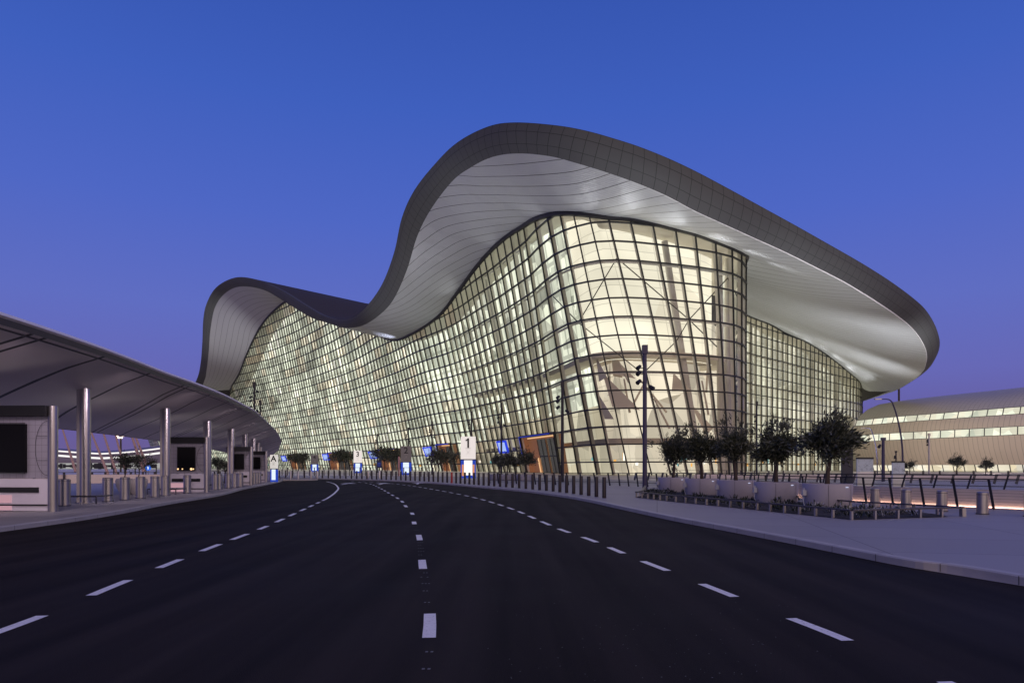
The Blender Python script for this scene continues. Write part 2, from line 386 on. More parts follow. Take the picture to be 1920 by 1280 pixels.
for k in range(1, 4):
    r = []
    for i, t in enumerate(ts):
        e_ = K_[i].copy(); e_.z = e_.z if t < 16 else max(e_.z, rows[4][i].z-3); r.append(rows[4][i].lerp(e_, k/3))
    rows.append(r)
mb = MB(); mb.grid(rows, lambda a, b: (al[min(b, len(al)-1)], a*10)); TP(mb, 'roof', M_roof, True)

# mullion stations: integers on the near end, elsewhere about every 3.6 m
def mid(t): return (spl(Bn, t)+spl(Sn, t))*.5
MT = []
def pitch(t0, t1, p):
    n = max(4, int((t1-t0)*60)); L_ = [0]; prev = mid(t0)
    for k in range(1, n+1):
        q = mid(t0+(t1-t0)*k/n); L_.append(L_[-1]+Vector((q.x-prev.x, q.y-prev.y)).length); prev = q
    m = max(1, round(L_[-1]/p)); out = []; j = 0
    for k in range(m):
        target = L_[-1]*k/m
        while L_[j+1] < target: j += 1
        out.append(t0+(t1-t0)*(j+(target-L_[j])/(L_[j+1]-L_[j]))/n)
    return out
MT = pitch(0, 16, 3.7)+pitch(16, 21, 3.9)+[21, 22, 23]+[float(k) for k in range(24, 36)]+pitch(36, 40, 4)+pitch(40, NS, 4.0)+[float(NS)]
MB_ = [spl(Bn, t) for t in MT]; MS_ = [spl(Sn, t) for t in MT]
def onwall(j, z):
    b, s = MB_[j], MS_[j]; f = (z-b.z)/(s.z-b.z); return b.lerp(s, f)
def wallT(t, z, off=0):
    b, s = spl(Bn, t), spl(Sn, t); f = (z-b.z)/(s.z-b.z); p = b.lerp(s, f)
    if off:
        q0, q1 = spl(Bn, max(t-.15, 0)).lerp(spl(Sn, max(t-.15, 0)), f), spl(Bn, min(t+.15, NS)).lerp(spl(Sn, min(t+.15, NS)), f)
        d = Vector((q1.x-q0.x, q1.y-q0.y, 0)).normalized(); p = p+Vector((-d.y, d.x, 0))*off
    return p
ZL = [.12, 2.5+0*3.2]+[2.5+3.2*k for k in range(1, 30)]
PORT = [(6.35, 7.6), (9.75, 10.75), (12.3, 13.15), (14.85, 15.5), (18.72, 21.0)]    # entrance portals (range along the wall)
def in_port(ta, tb): return any(a-.01 <= ta and tb <= b+.01 for a, b in PORT)
for a, b in PORT[:-1]: pass
# snap portals to mullions
def snap(t): return min(range(len(MT)), key=lambda j: abs(MT[j]-t))
PJ = [(snap(a), snap(b)) for a, b in PORT]
def jport(j): return any(a <= j < b for a, b in PJ)
gl = MB(); shades = []; random.seed(3)
hz = {}; seg = {}; lastj = {}; vt = MB(); fin = MB(); tr_ = MB(); vtf = MB(); finf = MB()
VT, FN = (vt, vtf), (fin, finf)
PZ = 8.9
for j in range(len(MT)):
    b, s = MB_[j], MS_[j]; t = MT[j]
    n = (wallT(t, 10, 1)-wallT(t, 10)).normalized()
    lo = PZ if any(a < j < b_ for a, b_ in PJ) else .12
    far = t < 16
    wv_ = (.24 if t > 36 else .23) if not far else .30
    big = abs(t-16) < .02 or abs(t-47) < .13
    p0, p1 = onwall(j, lo), s
    dn = (p1-p0).normalized(); side = n.cross(dn).normalized()
    ww = (.42 if big else wv_)
    vt = VT[0 if t >= 12 else 1]; fin = FN[0 if t >= 12 else 1]
    q = [p0-side*ww/2-n*.22, p0+side*ww/2-n*.22, p0+side*ww/2+n*.05, p0-side*ww/2+n*.05]
    e = p1-p0; i0 = len(vt.v); vt.v += [tuple(x) for x in q]+[tuple(x+e) for x in q]
    for f in ((0, 3, 2, 1), (4, 5, 6, 7), (0, 1, 5, 4), (1, 2, 6, 5), (2, 3, 7, 6), (3, 0, 4, 7)): vt.f.append(tuple(i0+k for k in f)); vt.mi.append(0)
    # steel fin behind
    fw, fd = .10, (.45 if t < 16 else .62 if t < 21.5 else .75 if t < 36 else .60)
    q = [p0-side*fw/2+n*.06, p0+side*fw/2+n*.06, p0+side*fw/2+n*fd, p0-side*fw/2+n*fd]
    i0 = len(fin.v); fin.v += [tuple(x) for x in q]+[tuple(x+e) for x in q]
    for f in ((0, 3, 2, 1), (4, 5, 6, 7), (0, 1, 5, 4), (1, 2, 6, 5), (2, 3, 7, 6), (3, 0, 4, 7)): fin.f.append(tuple(i0+k for k in f)); fin.mi.append(0)
    if j == len(MT)-1: break
    b2, s2 = MB_[j+1], MS_[j+1]; t2 = MT[j+1]
    port = jport(j)
    ztop = min(s.z, s2.z)
    blk = noise.noise(Vector((j*.11, 3.3, 0)))
    zs = [z for z in ZL if z < max(s.z, s2.z)]
    for k, z in enumerate(zs):
        zn = zs[k+1] if k+1 < len(zs) else 999
        if port and z < PZ-.2: continue
        a0, a1 = onwall(j, min(z, s.z)), onwall(j+1, min(z, s2.z))
        c0, c1 = onwall(j, min(zn, s.z)), onwall(j+1, min(zn, s2.z))
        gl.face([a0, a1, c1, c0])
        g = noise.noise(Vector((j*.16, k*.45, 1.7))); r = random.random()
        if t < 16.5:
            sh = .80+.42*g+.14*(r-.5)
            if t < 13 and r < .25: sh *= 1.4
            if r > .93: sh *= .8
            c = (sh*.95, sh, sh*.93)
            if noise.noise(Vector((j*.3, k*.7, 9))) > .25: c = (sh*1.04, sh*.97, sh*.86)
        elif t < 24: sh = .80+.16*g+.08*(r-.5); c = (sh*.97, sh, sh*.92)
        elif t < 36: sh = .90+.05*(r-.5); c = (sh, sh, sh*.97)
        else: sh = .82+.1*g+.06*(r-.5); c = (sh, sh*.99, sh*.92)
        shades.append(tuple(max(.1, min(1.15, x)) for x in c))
        if k > 0 and z <= max(s.z, s2.z):
            if z <= min(s.z, s2.z):
                h0, h1 = a0, a1
            else:                                                      # clipped against the sloping head
                lo_, hi_ = (j, j+1) if s.z < s2.z else (j+1, j)
                fz = (z-MS_[lo_].z)/(MS_[hi_].z-MS_[lo_].z); h0 = MS_[lo_].lerp(MS_[hi_], fz); h1 = onwall(hi_, z)
            hh = .34 if t < 16 else .25
            nn = n
            seg[k] = seg.get(k, 0)+(lastj.get(k, j-1) != j-1); lastj[k] = j; H_ = hz.setdefault((k, seg[k]), MB()); i0 = len(H_.v)
            for p in (h0, h1):
                for dn_, dz in ((-.30, -hh/2), (.04, -hh/2), (.04, hh/2), (-.30, hh/2)): H_.v.append(tuple(p+nn*dn_+Vector((0, 0, dz))))
            for f in ((0, 1, 2, 3), (7, 6, 5, 4), (0, 4, 5, 1), (1, 5, 6, 2), (2, 6, 7, 3), (3, 7, 4, 0)): H_.f.append(tuple(i0+k_ for k_ in f)); H_.mi.append(0)
            if t > 16 and k % 3 == 0 and z < min(s.z, s2.z)-2:          # transfer beams behind every third transom
                tr_.bar(h0+nn*1.0, h1+nn*1.0, .35, .30)
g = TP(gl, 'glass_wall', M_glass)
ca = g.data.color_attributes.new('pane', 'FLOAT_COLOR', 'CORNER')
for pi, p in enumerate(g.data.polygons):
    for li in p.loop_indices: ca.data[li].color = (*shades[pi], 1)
for H_ in hz.values(): TP(H_, 'transom', M_black)
TPB = lambda m, name, mats, smooth: TP(m, name, mats, smooth)
build_each(VT[0], 'mullion', M_black, None, False, TPB); build_each(FN[0], 'steel_fin', M_fin, None, False, TPB)
print('near mullions', len(islands(VT[0])))
for m_, nm, mt in ((VT[1], 'mullion', M_black), (FN[1], 'steel_fin', M_fin)): o = TP(m_, nm, mt); o['kind'] = 'stuff'
tb_ = {}
build_each(tr_, 'transfer_beam', M_fin, None, False, TPB) if len(islands(tr_)) <= 100 else TP(tr_, 'transfer_beam', M_fin)
# dark gutter trim where glass meets soffit
mb = MB(); rr = [[], [], [], []]
for i in range(len(ts)):
    n = inward(i, Sc); w1 = .55
    rr[0].append(Sc[i]-n*.35+Vector((0, 0, .45))); rr[1].append(Sc[i]-n*.75+Vector((0, 0, .0))); rr[2].append(Sc[i]-n*.55+Vector((0, 0, -w1*.8))); rr[3].append(Sc[i]-n*.02+Vector((0, 0, -w1)))
mb.grid(rr); TP(mb, 'gutter_trim', M_black, True)
def pline_(pts, n=6): return [spl(pts, i/n) for i in range((len(pts)-1)*n+1)]
# interior: lining glowing in place of hall lamps, set back from the glass, closing ceiling, floor
def lining(t0, t1, off, z0, m, name, ztopf=1.0, z0top=None):
    n = int((t1-t0)*5)+1; rows = []; zt = 8
    arc = 0; arcs = []; prev = None
    cols = []
    for k in range(n+1):
        t = t0+(t1-t0)*k/n; s = spl(Sn, t); top = s.z+.3 if z0top is None else min(z0top, s.z+.3); c = []
        for q in range(zt+1):
            z = z0+(top-z0)*q/zt; c.append(wallT(t, z, off))
        cols.append(c)
        if prev is not None: arc += (c[0]-prev).length
        prev = c[0]; arcs.append(arc)
    rows = [[cols[k][q] for k in range(n+1)] for q in range(zt+1)]
    mb = MB(); mb.grid(rows, lambda a, b: (arcs[min(b, n)]+t0*7, rows[a][min(b, n)].z)); return TP(mb, name, m, True)
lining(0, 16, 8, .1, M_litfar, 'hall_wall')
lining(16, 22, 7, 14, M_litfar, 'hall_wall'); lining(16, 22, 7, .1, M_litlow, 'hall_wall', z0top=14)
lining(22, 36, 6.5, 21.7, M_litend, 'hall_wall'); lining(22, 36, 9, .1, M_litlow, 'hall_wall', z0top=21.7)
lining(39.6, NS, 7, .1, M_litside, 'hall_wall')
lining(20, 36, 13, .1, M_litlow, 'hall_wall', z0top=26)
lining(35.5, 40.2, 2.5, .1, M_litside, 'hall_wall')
bk = [Vector(v_) for v_ in ((-14, 222, 0), (6, 190, 0), (20, 172, 0), (36, 172, 0), (52, 186, 0), (62, 202, 0), (74, 218, 0))]
mb = MB(); bq = pline_(bk); mb.grid([[Vector((v_.x, v_.y, z)) for v_ in bq] for z in (.1, 10, 20, 30, 42)], lambda a, b: (b*3, a*10)); TP(mb, 'hall_core_wall', M_litlow, True)
mb = MB()
for o0_, o1_ in ((.4, 8.0),):
    mb.grid([[wallT(NS-.02, z, o0_) for z in (.1, 12, 24, 33)], [wallT(NS-.02, z, o1_) for z in (.1, 12, 24, 33)]], lambda a, b: (a*8, b*11))
for tt in (48.6,): mb.grid([[wallT(tt, z, .6) for z in (.1, 12, 24, 35)], [wallT(tt, z, 9) for z in (.1, 12, 24, 35)]], lambda a, b: (a*8, b*11))
TP(mb, 'hall_end_wall', M_litside)
# hall ceiling closing between glass head and lining
mb = MB(); rr = [[], []]
for i, t in enumerate(ts):
    rr[0].append(Sc[i]+Vector((0, 0, .2))); rr[1].append(wallT(t, Sc[i].z+.2, 9.2))
mb.grid(rr); TP(mb, 'hall_ceiling', mat('hall_ceiling_white', (.75, .7, .6), .7), True)
mb = MB()
for z, off in ((6, 9.2), (21.8, 9.1)):
    rr = [[], []]
    for k in range(61):
        t = 16.3+19.5*k/60; rr[0].append(wallT(t, z, 3.2)); rr[1].append(wallT(t, z, off))
    mb.grid(rr)
    rr = [[wallT(16.3+19.5*k/60, z+.0, 3.2) for k in range(61)], [wallT(16.3+19.5*k/60, z+.9, 3.2) for k in range(61)]]
    mb.grid(rr)
TP(mb, 'gallery_floor', mat('gallery_cream', (.7, .62, .5), .6), False)
# angular white folded plates and struts of the interior structure
mb = MB(); random.seed(12)
for k in range(17):
    t = 22.6+13*random.random(); z = 7+random.random()*13; t2 = t+random.uniform(-1.6, 1.6); z2 = z+random.uniform(3, 7)
    o1 = random.uniform(3.5, 7.5); t2 = max(22.2, min(35.4, t2))
    if k % 2: mb.tube([wallT(t, z, o1), wallT(t2, min(z2, 30), o1)], [.22, .16], 8)
    else:
        t3 = max(22.2, min(35.4, t+random.uniform(.8, 2.2))); mb.face([wallT(t, z, o1), wallT(t2, z2, o1+1), wallT(t3, z+random.uniform(-1, 3), o1-.5)])
build_each(mb, 'folded_plate', mat('folded_plate_cream', (.88, .80, .67), .6), None, False, TPB)
# thin tension braces behind the near glass
def wv(u, v):                                                           # nearest wall point to a photo position on the end wall
    best = None
    for k in range(221):
        t = 22+13.5*k/220
        p = wallT(t, 20, 1.1)
        D = p.y; z = EYE+(HV-v)/F*D; p = wallT(t, z, 1.1); uu = 960+p.x/p.y*F; e = abs(uu-u)
        if best is None or e < best[0]: best = (e, p)
    return best[1]
mb = MB()
for a, b in (((1157, 490), (1292, 600)), ((1292, 600), (1365, 520)), ((1157, 490), (1085, 605)), ((1085, 605), (1205, 700)), ((1205, 700), (1268, 640)),
             ((1268, 640), (1292, 600)), ((1292, 600), (1345, 650)), ((1000, 560), (1085, 605)), ((1365, 520), (1385, 560))):
    mb.tube([wv(*a), wv(*b)], .10, 6)
build_each(mb, 'tension_brace', M_rod, None, False, TPB)
# round white column groups seen in the hall at the near right corner and south side
mb = MB()
for t, off in ((33.2, 3.2), (34.2, 3), (40.6, 3.5), (42.7, 3.5), (44.6, 3.5), (46.6, 3.5), (30.2, 5), (19.6, 4), (17.8, 4)):
    top = spl(Sn, t).z-.5; mb.tube([wallT(t, .12, off), wallT(t, top, off)], [.75, .6], 16)
build_each(mb, 'hall_column', mat('hall_column_white', (.75, .72, .66), .5), None, True, TPB)
# ground strip lighting along the ground floor (shops, counters)
mb = MB()
for k in range(120):
    t = 1+k*(46.5/120)
    if 35 < t < 40: continue
    if random.random() < .55:
        c = random.choice([0, 0, 1, 2, 3]); z = random.uniform(1.6, 3.2); a, b = wallT(t, z, 5), wallT(t+.16, z, 5); h = random.uniform(.5, 1.6)
        mb.face([a, b, b+Vector((0, 0, h)), a+Vector((0, 0, h))], c)
build_each(mb, 'shop_light', [emat('shop_white', (1, .95, .85), 1.6), emat('shop_orange', (1, .5, .12), 1.1), emat('shop_teal', (.3, .75, .8), .8), emat('shop_warm', (1, .78, .5), 1.3)], None, False, TPB)

# entrance portals
M_wood = mat('portal_timber', (.42, .19, .09), .5, nz=(.8, .2), emis=(1, .45, .22), es=.10)  # timber given a weak warm glow in place of portal lighting
M_blue = emat('blue_led_line', (.05, .10, 1.0), .55)
M_dglass = mat('dark_door_glass', (.05, .055, .05), .2, 0, emis=(.6, .6, .5), es=.06)
M_litp = emat('portal_lit_panel', (1.0, .60, .30), .9)
for n_, (ja, jb) in enumerate(PJ):
    a0, b0 = onwall(ja, .12), onwall(jb, .12); a1, b1 = onwall(ja, PZ), onwall(jb, PZ)
    nn = (wallT((MT[ja]+MT[jb])/2, 4, 1)-wallT((MT[ja]+MT[jb])/2, 4)).normalized()
    ent = bpy.data.objects.new('entrance_portal', None); sc.collection.objects.link(ent); ent.parent = terminal; ent.matrix_parent_inverse = terminal.matrix_basis.inverted()
    ent['label'] = 'timber lined entrance portal edged with a blue light line'
    dp = 1.7
    def PP(mb, name, m): o = mb.build(name, m); o.parent = ent; return o
    mb = MB()                                                          # lining: back wall, reveals, soffit
    mb.face([a0+nn*dp, b0+nn*dp, b1+nn*dp, a1+nn*dp]); mb.face([a0, a0+nn*dp, a1+nn*dp, a1]); mb.face([b0+nn*dp, b0, b1, b1+nn*dp]); mb.face([a1, a1+nn*dp, b1+nn*dp, b1])
    PP(mb, 'timber_lining', M_wood)
    mb = MB()
    mb.bar(a1-nn*.35+Vector((0, 0, .1)), b1-nn*.35+Vector((0, 0, .1)), .3, .42); mb.bar(b0-nn*.3, b1-nn*.3, .35, .4); mb.bar(a0-nn*.3, a1-nn*.3, .3, .4)
    build_each(mb, 'portal_frame', M_black, ent)
    mb = MB(); mb.bar(a1-nn*.55+Vector((0, 0, .0)), a1.lerp(b1, .9)-nn*.55+Vector((0, 0, .0)), .08, .22 if n_ < 4 else .14); mb.bar(a0.lerp(a1, .45)-nn*.5, a1-nn*.5, .08, .22)
    PP(mb, 'blue_light_line', M_blue)
    e = b0-a0; up = a1-a0
    for f0, f1, hz_ in ((.36, .60, .98), (.64, .84, .98)):
        mb = MB(); q0 = a0+e*f0+nn*(dp-.5); q1 = a0+e*f1+nn*(dp-.5); mb.face([q0, q1, q1+up*hz_*.93, q0+up*hz_*.93]); o = PP(mb, 'glass_door', M_dglass)
        mb = MB()
        for f in (f0, (f0+f1)/2, f1): mb.bar(a0+e*f+nn*(dp-.6), a0+e*f+nn*(dp-.6)+up*.9, .10, .10)
        mb.bar(q0+up*.45-nn*.1, q1+up*.45-nn*.1, .15, .2)
        build_each(mb, 'door_frame', M_black, ent)
    mb = MB()
    for f0, f1, h0, h1 in ((.24, .28, 0, .42), (.31, .34, 0, .42), (.605, .63, 0, .9), (.86, .90, 0, .85), (.93, .97, 0, .42), (.44, .48, 0, .4), (.70, .73, 0, .4), (.03, .97, .95, .98)):
        q0 = a0+e*f0+nn*(dp-.3); q1 = a0+e*f1+nn*(dp-.3); mb.face([q0+up*h0, q1+up*h0, q1+up*h1, q0+up*h1])
    build_each(mb, 'lit_panel', M_litp, ent)

# tilted screens glowing blue-white beside each entrance
M_scr = emat('screen_pale_blue', (.42, .55, 1.0), .95); M_scrb = emat('screen_blue', (.03, .07, .95), .8)
for n_, (u, v0, v1, t, wd) in enumerate(((533, 848, 858, 5.55, .30), (612, 848, 858, 9.0, .30), (701, 846, 856, 11.6, .26), (805, 833, 849, 14.1, .26), (943, 824, 842, 17.6, .42))):
    best = min(range(0, 500), key=lambda k: abs(960+wallT(k/10, 7, -.9).x/wallT(k/10, 7, -.9).y*F-u)); t = best/10
    z0, z1 = 5.2, 8.5
    a = wallT(t-wd/2, z0, -1.2); b = wallT(t+wd/2+.12, z0, -1.2); c = wallT(t+wd/2, z1, -.8); d = wallT(t-wd/2-.12, z1, -.8)
    nn = (wallT(t, 6, 1)-wallT(t, 6)).normalized()
    s_ = thing('hanging_screen', ['tilted blue-white screen on the glass wall, farthest left near the canopy tip', 'tilted blue-white screen on the glass wall between boards 4 and 3',
        'tilted blue-white screen on the glass wall just right of board 3', 'tilted blue-white screen on the glass wall between boards 2 and 1', 'tilted blue-white screen on the glass wall above the small trees right of board 1'][n_],
        'screen', (a+b+c+d)/4, 'tilted screens beside the entrances')
    off = -(a+b+c+d)/4
    mb = MB(); mb.face([x+off for x in (a, b, c, d)]); mb.face([x+off+nn*.25 for x in (d, c, b, a)])
    for x, y in ((a, b), (b, c), (c, d), (d, a)): mb.face([x+off, x+off+nn*.25, y+off+nn*.25, y+off])
    mb.build('screen_panel', M_scrb, s_)
    mb = MB(); m_ = (a+b+c+d)/4
    mb.face([(x-m_)*.72-nn*.06 for x in (a, b, c, d)]); mb.build('bright_image', M_scr, s_)
    mb = MB(); mb.bar(Vector((0, 0, 1.6)), Vector((0, 0, 1.6))+nn*1.0, .12, .12); mb.bar(Vector((0, 0, -1.2))+nn*.1, Vector((0, 0, -1.2))+nn*1.1, .12, .12); mb.build('bracket', M_black, s_)

# uplights along the glass head washing the soffit
def spot(p, d, e, size=1.3, col=(1, .96, .9), blend=.8, r=.3):  # shared by the real uplights and the added fill spots
    l = bpy.data.lights.new('lamp_and_fill_spot', 'SPOT'); l.energy = e; l.spot_size = size; l.spot_blend = blend; l.color = col; l.shadow_soft_size = r
    o = bpy.data.objects.new('lamp_and_fill_spot', l); sc.collection.objects.link(o); o.location = p
    o.rotation_euler = d.to_track_quat('-Z', 'Y').to_euler(); return o
for t, dz, e in ((25, 7, 900), (27, 7, 1100), (29, 7, 1500), (31, 7, 2200), (32.5, 7, 2600), (34, 7, 3000), (40.5, 9, 4500), (41.4, 8, 3500), (42.4, 8, 4200), (43.4, 8, 3800), (44.6, 8, 3200), (45.8, 8, 2600), (22, 7, 900), (19.5, 7, 900), (17, 7, 900)):
    s = spl(Sn, t); p = wallT(t, s.z-dz, -1.6); i = int(t*NSUB); tgt = Lc[i].lerp(Sc[i], .55 if t < 39 else .6)
    spot(p, tgt-p, e*(.6 if t < 30 else .45 if t < 40 else .28), 1.1, (1, 1, 1), 1)
# unseen ground spots added to lighten the broad soffit, with no fixtures
for x, y, z, tx, ty, tz, e, sz in ((32, 96, 1, 30, 112, 44, 30000, 1.5), (8, 100, 1, 8, 116, 50, 28000, 1.5), (-26, 128, 1, -14, 144, 52, 34000, 1.2), (-52, 170, 1, -34, 182, 48, 36000, 1.1),
        (58, 112, 1, 56, 130, 40, 34000, 1.5), (88, 150, 1, 82, 170, 38, 60000, 1.5), (110, 200, 1, 100, 215, 38, 70000, 1.5), (120, 250, 1, 124, 255, 36, 50000, 1.4),
        (-165, 300, 1, -150, 345, 62, 130000, .8)):
    spot(Vector((x, y, z)), Vector((tx-x, ty-y, tz-z)), e, sz, (.97, .98, 1), 1, 1.5)
s = spl(Sn, 14.2); p = wallT(14.2, s.z-12, -6); spot(p, Lc[int(14.2*NSUB)].lerp(Sc[int(14.2*NSUB)], .6)-p, 9000, .5, (.75, .78, 1))
# ================================================================ GROUND, ROAD, PAVEMENTS
def pave(name, c, joint=(1.2, .02), dark=.55, rough=.6, bluish=None, nzs=.6):
    m = mat(name, c, rough, nz=(nzs, .13)); t = m.node_tree; b = t.nodes['Principled BSDF']
    tcn = t.nodes.new('ShaderNodeTexCoord'); br = t.nodes.new('ShaderNodeTexBrick'); br.offset = 0 if joint[0] > 2 else .5
    mp = t.nodes.new('ShaderNodeMapping'); mp.inputs['Rotation'].default_value = (0, 0, math.radians(12)); t.links.new(tcn.outputs['Object'], mp.inputs[0])
    t.links.new(mp.outputs[0], br.inputs['Vector']); br.inputs['Scale'].default_value = 1; br.inputs['Brick Width'].default_value = joint[0]*1.5; br.inputs['Row Height'].default_value = joint[0]
    br.inputs['Mortar Size'].default_value = joint[1]; br.inputs['Color1'].default_value = (1, 1, 1, 1); br.inputs['Color2'].default_value = (.90, .90, .90, 1); br.inputs['Mortar'].default_value = (dark, dark, dark, 1)
    mx = t.nodes.new('ShaderNodeMix'); mx.data_type = 'RGBA'; mx.blend_type = 'MULTIPLY'; mx.inputs[0].default_value = 1
    src = b.inputs['Base Color'].links[0].from_socket; t.links.new(src, mx.inputs[6]); t.links.new(br.outputs['Color'], mx.inputs[7]); t.links.new(mx.outputs[2], b.inputs['Base Color'])
    return m
M_pave = pave('pavement_concrete', (.315, .30, .31), (2.6, .014), .42, .55)
M_plaza = pave('plaza_stone', (.58, .52, .49), (1.6, .02), .7, .45)
M_kerb = mat('kerb_stone', (.43, .41, .41), .55, nz=(2, .2))
M_asph = mat('asphalt', (.0195, .0155, .0145), .8, spec=.10, nz=(.5, .25))
t = M_asph.node_tree; b = t.nodes['Principled BSDF']                      # aggregate grain + long soft tyre streaks along the lanes
tcn = t.nodes.new('ShaderNodeTexCoord'); g1 = t.nodes.new('ShaderNodeTexNoise'); g1.inputs['Scale'].default_value = 90; g1.inputs['Detail'].default_value = 4
t.links.new(tcn.outputs['Object'], g1.inputs['Vector']); mp = t.nodes.new('ShaderNodeMapping'); mp.inputs['Scale'].default_value = (1.6, .06, 1); t.links.new(tcn.outputs['Object'], mp.inputs[0])
g2 = t.nodes.new('ShaderNodeTexNoise'); g2.inputs['Scale'].default_value = 1; g2.inputs['Detail'].default_value = 6; t.links.new(mp.outputs[0], g2.inputs['Vector'])
mr1 = t.nodes.new('ShaderNodeMapRange'); t.links.new(g2.outputs['Fac'], mr1.inputs[0]); mr1.inputs['From Min'].default_value = .3; mr1.inputs['From Max'].default_value = .7; mr1.inputs['To Min'].default_value = .5; mr1.inputs['To Max'].default_value = 1.6
mr2 = t.nodes.new('ShaderNodeMapRange'); t.links.new(g1.outputs['Fac'], mr2.inputs[0]); mr2.inputs['To Min'].default_value = .6; mr2.inputs['To Max'].default_value = 1.4
mm = t.nodes.new('ShaderNodeMath'); mm.operation = 'MULTIPLY'; t.links.new(mr1.outputs[0], mm.inputs[0]); t.links.new(mr2.outputs[0], mm.inputs[1])
hs = t.nodes.new('ShaderNodeVectorMath'); hs.operation = 'SCALE'; src = b.inputs['Base Color'].links[0].from_socket
t.links.new(src, hs.inputs[0]); t.links.new(mm.outputs[0], hs.inputs['Scale']); t.links.new(hs.outputs[0], b.inputs['Base Color'])
bp = t.nodes.new('ShaderNodeBump'); bp.inputs['Strength'].default_value = .35; bp.inputs['Distance'].default_value = .01; t.links.new(g1.outputs['Fac'], bp.inputs['Height']); t.links.new(bp.outputs[0], b.inputs['Normal'])
M_paint = mat('road_paint', (.86, .86, .88), .5, nz=(9, .16))

t = M_paint.node_tree; b = t.nodes['Principled BSDF']; tcn = t.nodes.new('ShaderNodeTexCoord'); g1 = t.nodes.new('ShaderNodeTexNoise'); g1.inputs['Scale'].default_value = 22; g1.inputs['Detail'].default_value = 8; g1.inputs['Roughness'].default_value = .75
t.links.new(tcn.outputs['Object'], g1.inputs['Vector']); m1 = t.nodes.new('ShaderNodeMapRange'); t.links.new(g1.outputs['Fac'], m1.inputs[0]); m1.inputs['From Min'].default_value = .56; m1.inputs['From Max'].default_value = .68
x1 = t.nodes.new('ShaderNodeMix'); x1.data_type = 'RGBA'; t.links.new(m1.outputs[0], x1.inputs[0]); t.links.new(b.inputs['Base Color'].links[0].from_socket, x1.inputs[6]); x1.inputs[7].default_value = (.22, .21, .22, 1); t.links.new(x1.outputs[2], b.inputs['Base Color'])
mb = MB(); mb.face([(-2500, -300, -.02), (2500, -300, -.02), (2500, 4000, -.02), (-2500, 4000, -.02)]); struct(mb.build('ground', M_plaza))
def pline(pts, n=8):
    pts = [Vector(p) for p in pts]; return [spl(pts, i/n) for i in range((len(pts)-1)*n+1)]
LK = pline([(-12.2, -14, 0), (-12.3, 0, 0), (-12.45, 9, 0), (-12.6, 16.8, 0), (-13.1, 22.1, 0), (-14.6, 29, 0), (-16.2, 38, 0), (-19, 48.5, 0), (-21.6, 60, 0), (-24.1, 70.6, 0), (-26.7, 79.7, 0)])
RK = pline([(9.6, -14, 0), (8.3, 0, 0), (6.9, 9.2, 0), (6.3, 11, 0), (5.87, 13.9, 0), (5.35, 17, 0), (4.75, 20.5, 0), (4.07, 26, 0), (3.4, 31.7, 0), (2.4, 37, 0), (.7, 43.6, 0), (-2.4, 52, 0), (-7.6, 65, 0), (-14.5, 77, 0), (-24, 88, 0), (-40, 98, 0), (-70, 108, 0)])
IS = [Vector(p) for p in ((-26.7, 79.7, 0), (-25, 80.2, 0), (-23.5, 82, 0), (-25, 85, 0), (-32, 90, 0), (-45, 95, 0), (-70, 101, 0))]
left_edge = LK+pline(IS, 5)[1:]
def offs(c, d, z):
    r = []
    for i, p in enumerate(c):
        a = c[max(i-1, 0)]; b = c[min(i+1, len(c)-1)]; t_ = (b-a).normalized(); r.append(Vector((p.x-t_.y*d, p.y+t_.x*d, z)))
    return r
# road sheet as strip between resampled edges
def resamp(c, n):
    L_ = [0]
    for i in range(1, len(c)): L_.append(L_[-1]+(c[i]-c[i-1]).length)
    out = []; j = 0
    for k in range(n+1):
        s = L_[-1]*k/n
        while j < len(c)-2 and L_[j+1] < s: j += 1
        out.append(c[j].lerp(c[j+1], (s-L_[j])/max(1e-6, L_[j+1]-L_[j])))
    return out
A = resamp(left_edge, 90); Bq = resamp(RK, 90)
mb = MB(); mb.grid([[Vector((p.x, p.y, 0)) for p in A], [Vector((p.x, p.y, 0)) for p in A][:0] or [(a+b)/2 for a, b in zip(A, Bq)], [Vector((p.x, p.y, 0)) for p in Bq]])
struct(mb.build('road', M_asph))
KZ = .13
def kerb(c, sgn, name):
    mb = MB(); w_ = .16
    mb.grid([offs(c, 0, -.02), offs(c, 0, KZ-.02), offs(c, sgn*.02, KZ), offs(c, sgn*w_, KZ+.001), offs(c, sgn*w_, -.02)])
    return struct(mb.build(name, M_kerb))
kerb(left_edge, 1, 'kerb'); kerb(RK, -1, 'kerb')
# kerb stone joints (thin dark gaps)
mb = MB()
for c, sg in ((resamp(LK, 70), 1), (resamp(RK, 130), -1)):
    o1 = offs(c, -sg*.003, .0); o2 = offs(c, sg*.155, KZ+.004)
    for i in range(1, len(c)-1):
        t_ = (c[i+1]-c[i-1]).normalized()*.006
        mb.face([o1[i]-t_, o1[i]+t_, Vector((o1[i].x, o1[i].y, KZ-.01))+t_, Vector((o1[i].x, o1[i].y, KZ-.01))-t_])
        q = offs(c, sg*.02, KZ+.004)[i]; mb.face([q-t_, q+t_, o2[i]+t_, o2[i]-t_])
struct(mb.build('kerb_joints', M_black))
mb = MB(); lo = offs(left_edge, .16, .12); mb.grid([lo, [Vector((p.x-150 if p.y < 60 else p.x-140, p.y+(60 if p.y > 60 else 0), .12)) for p in lo]]); 
mb2 = MB(); e0 = offs(LK, .16, .12); mb2.grid([e0, [Vector((-40, p.y, .12)) for p in e0]]); struct(mb2.build('pavement', M_pave))
mb2 = MB(); e0 = offs(pline(IS, 5), .16, .10); mb2.grid([e0, [Vector((min(p.x, -25)-45, min(79.5, p.y-.5), .10)) for p in e0]]); struct(mb2.build('pavement', M_pave))
mb = MB(); e1 = offs(RK, -.16, .12)
far = []
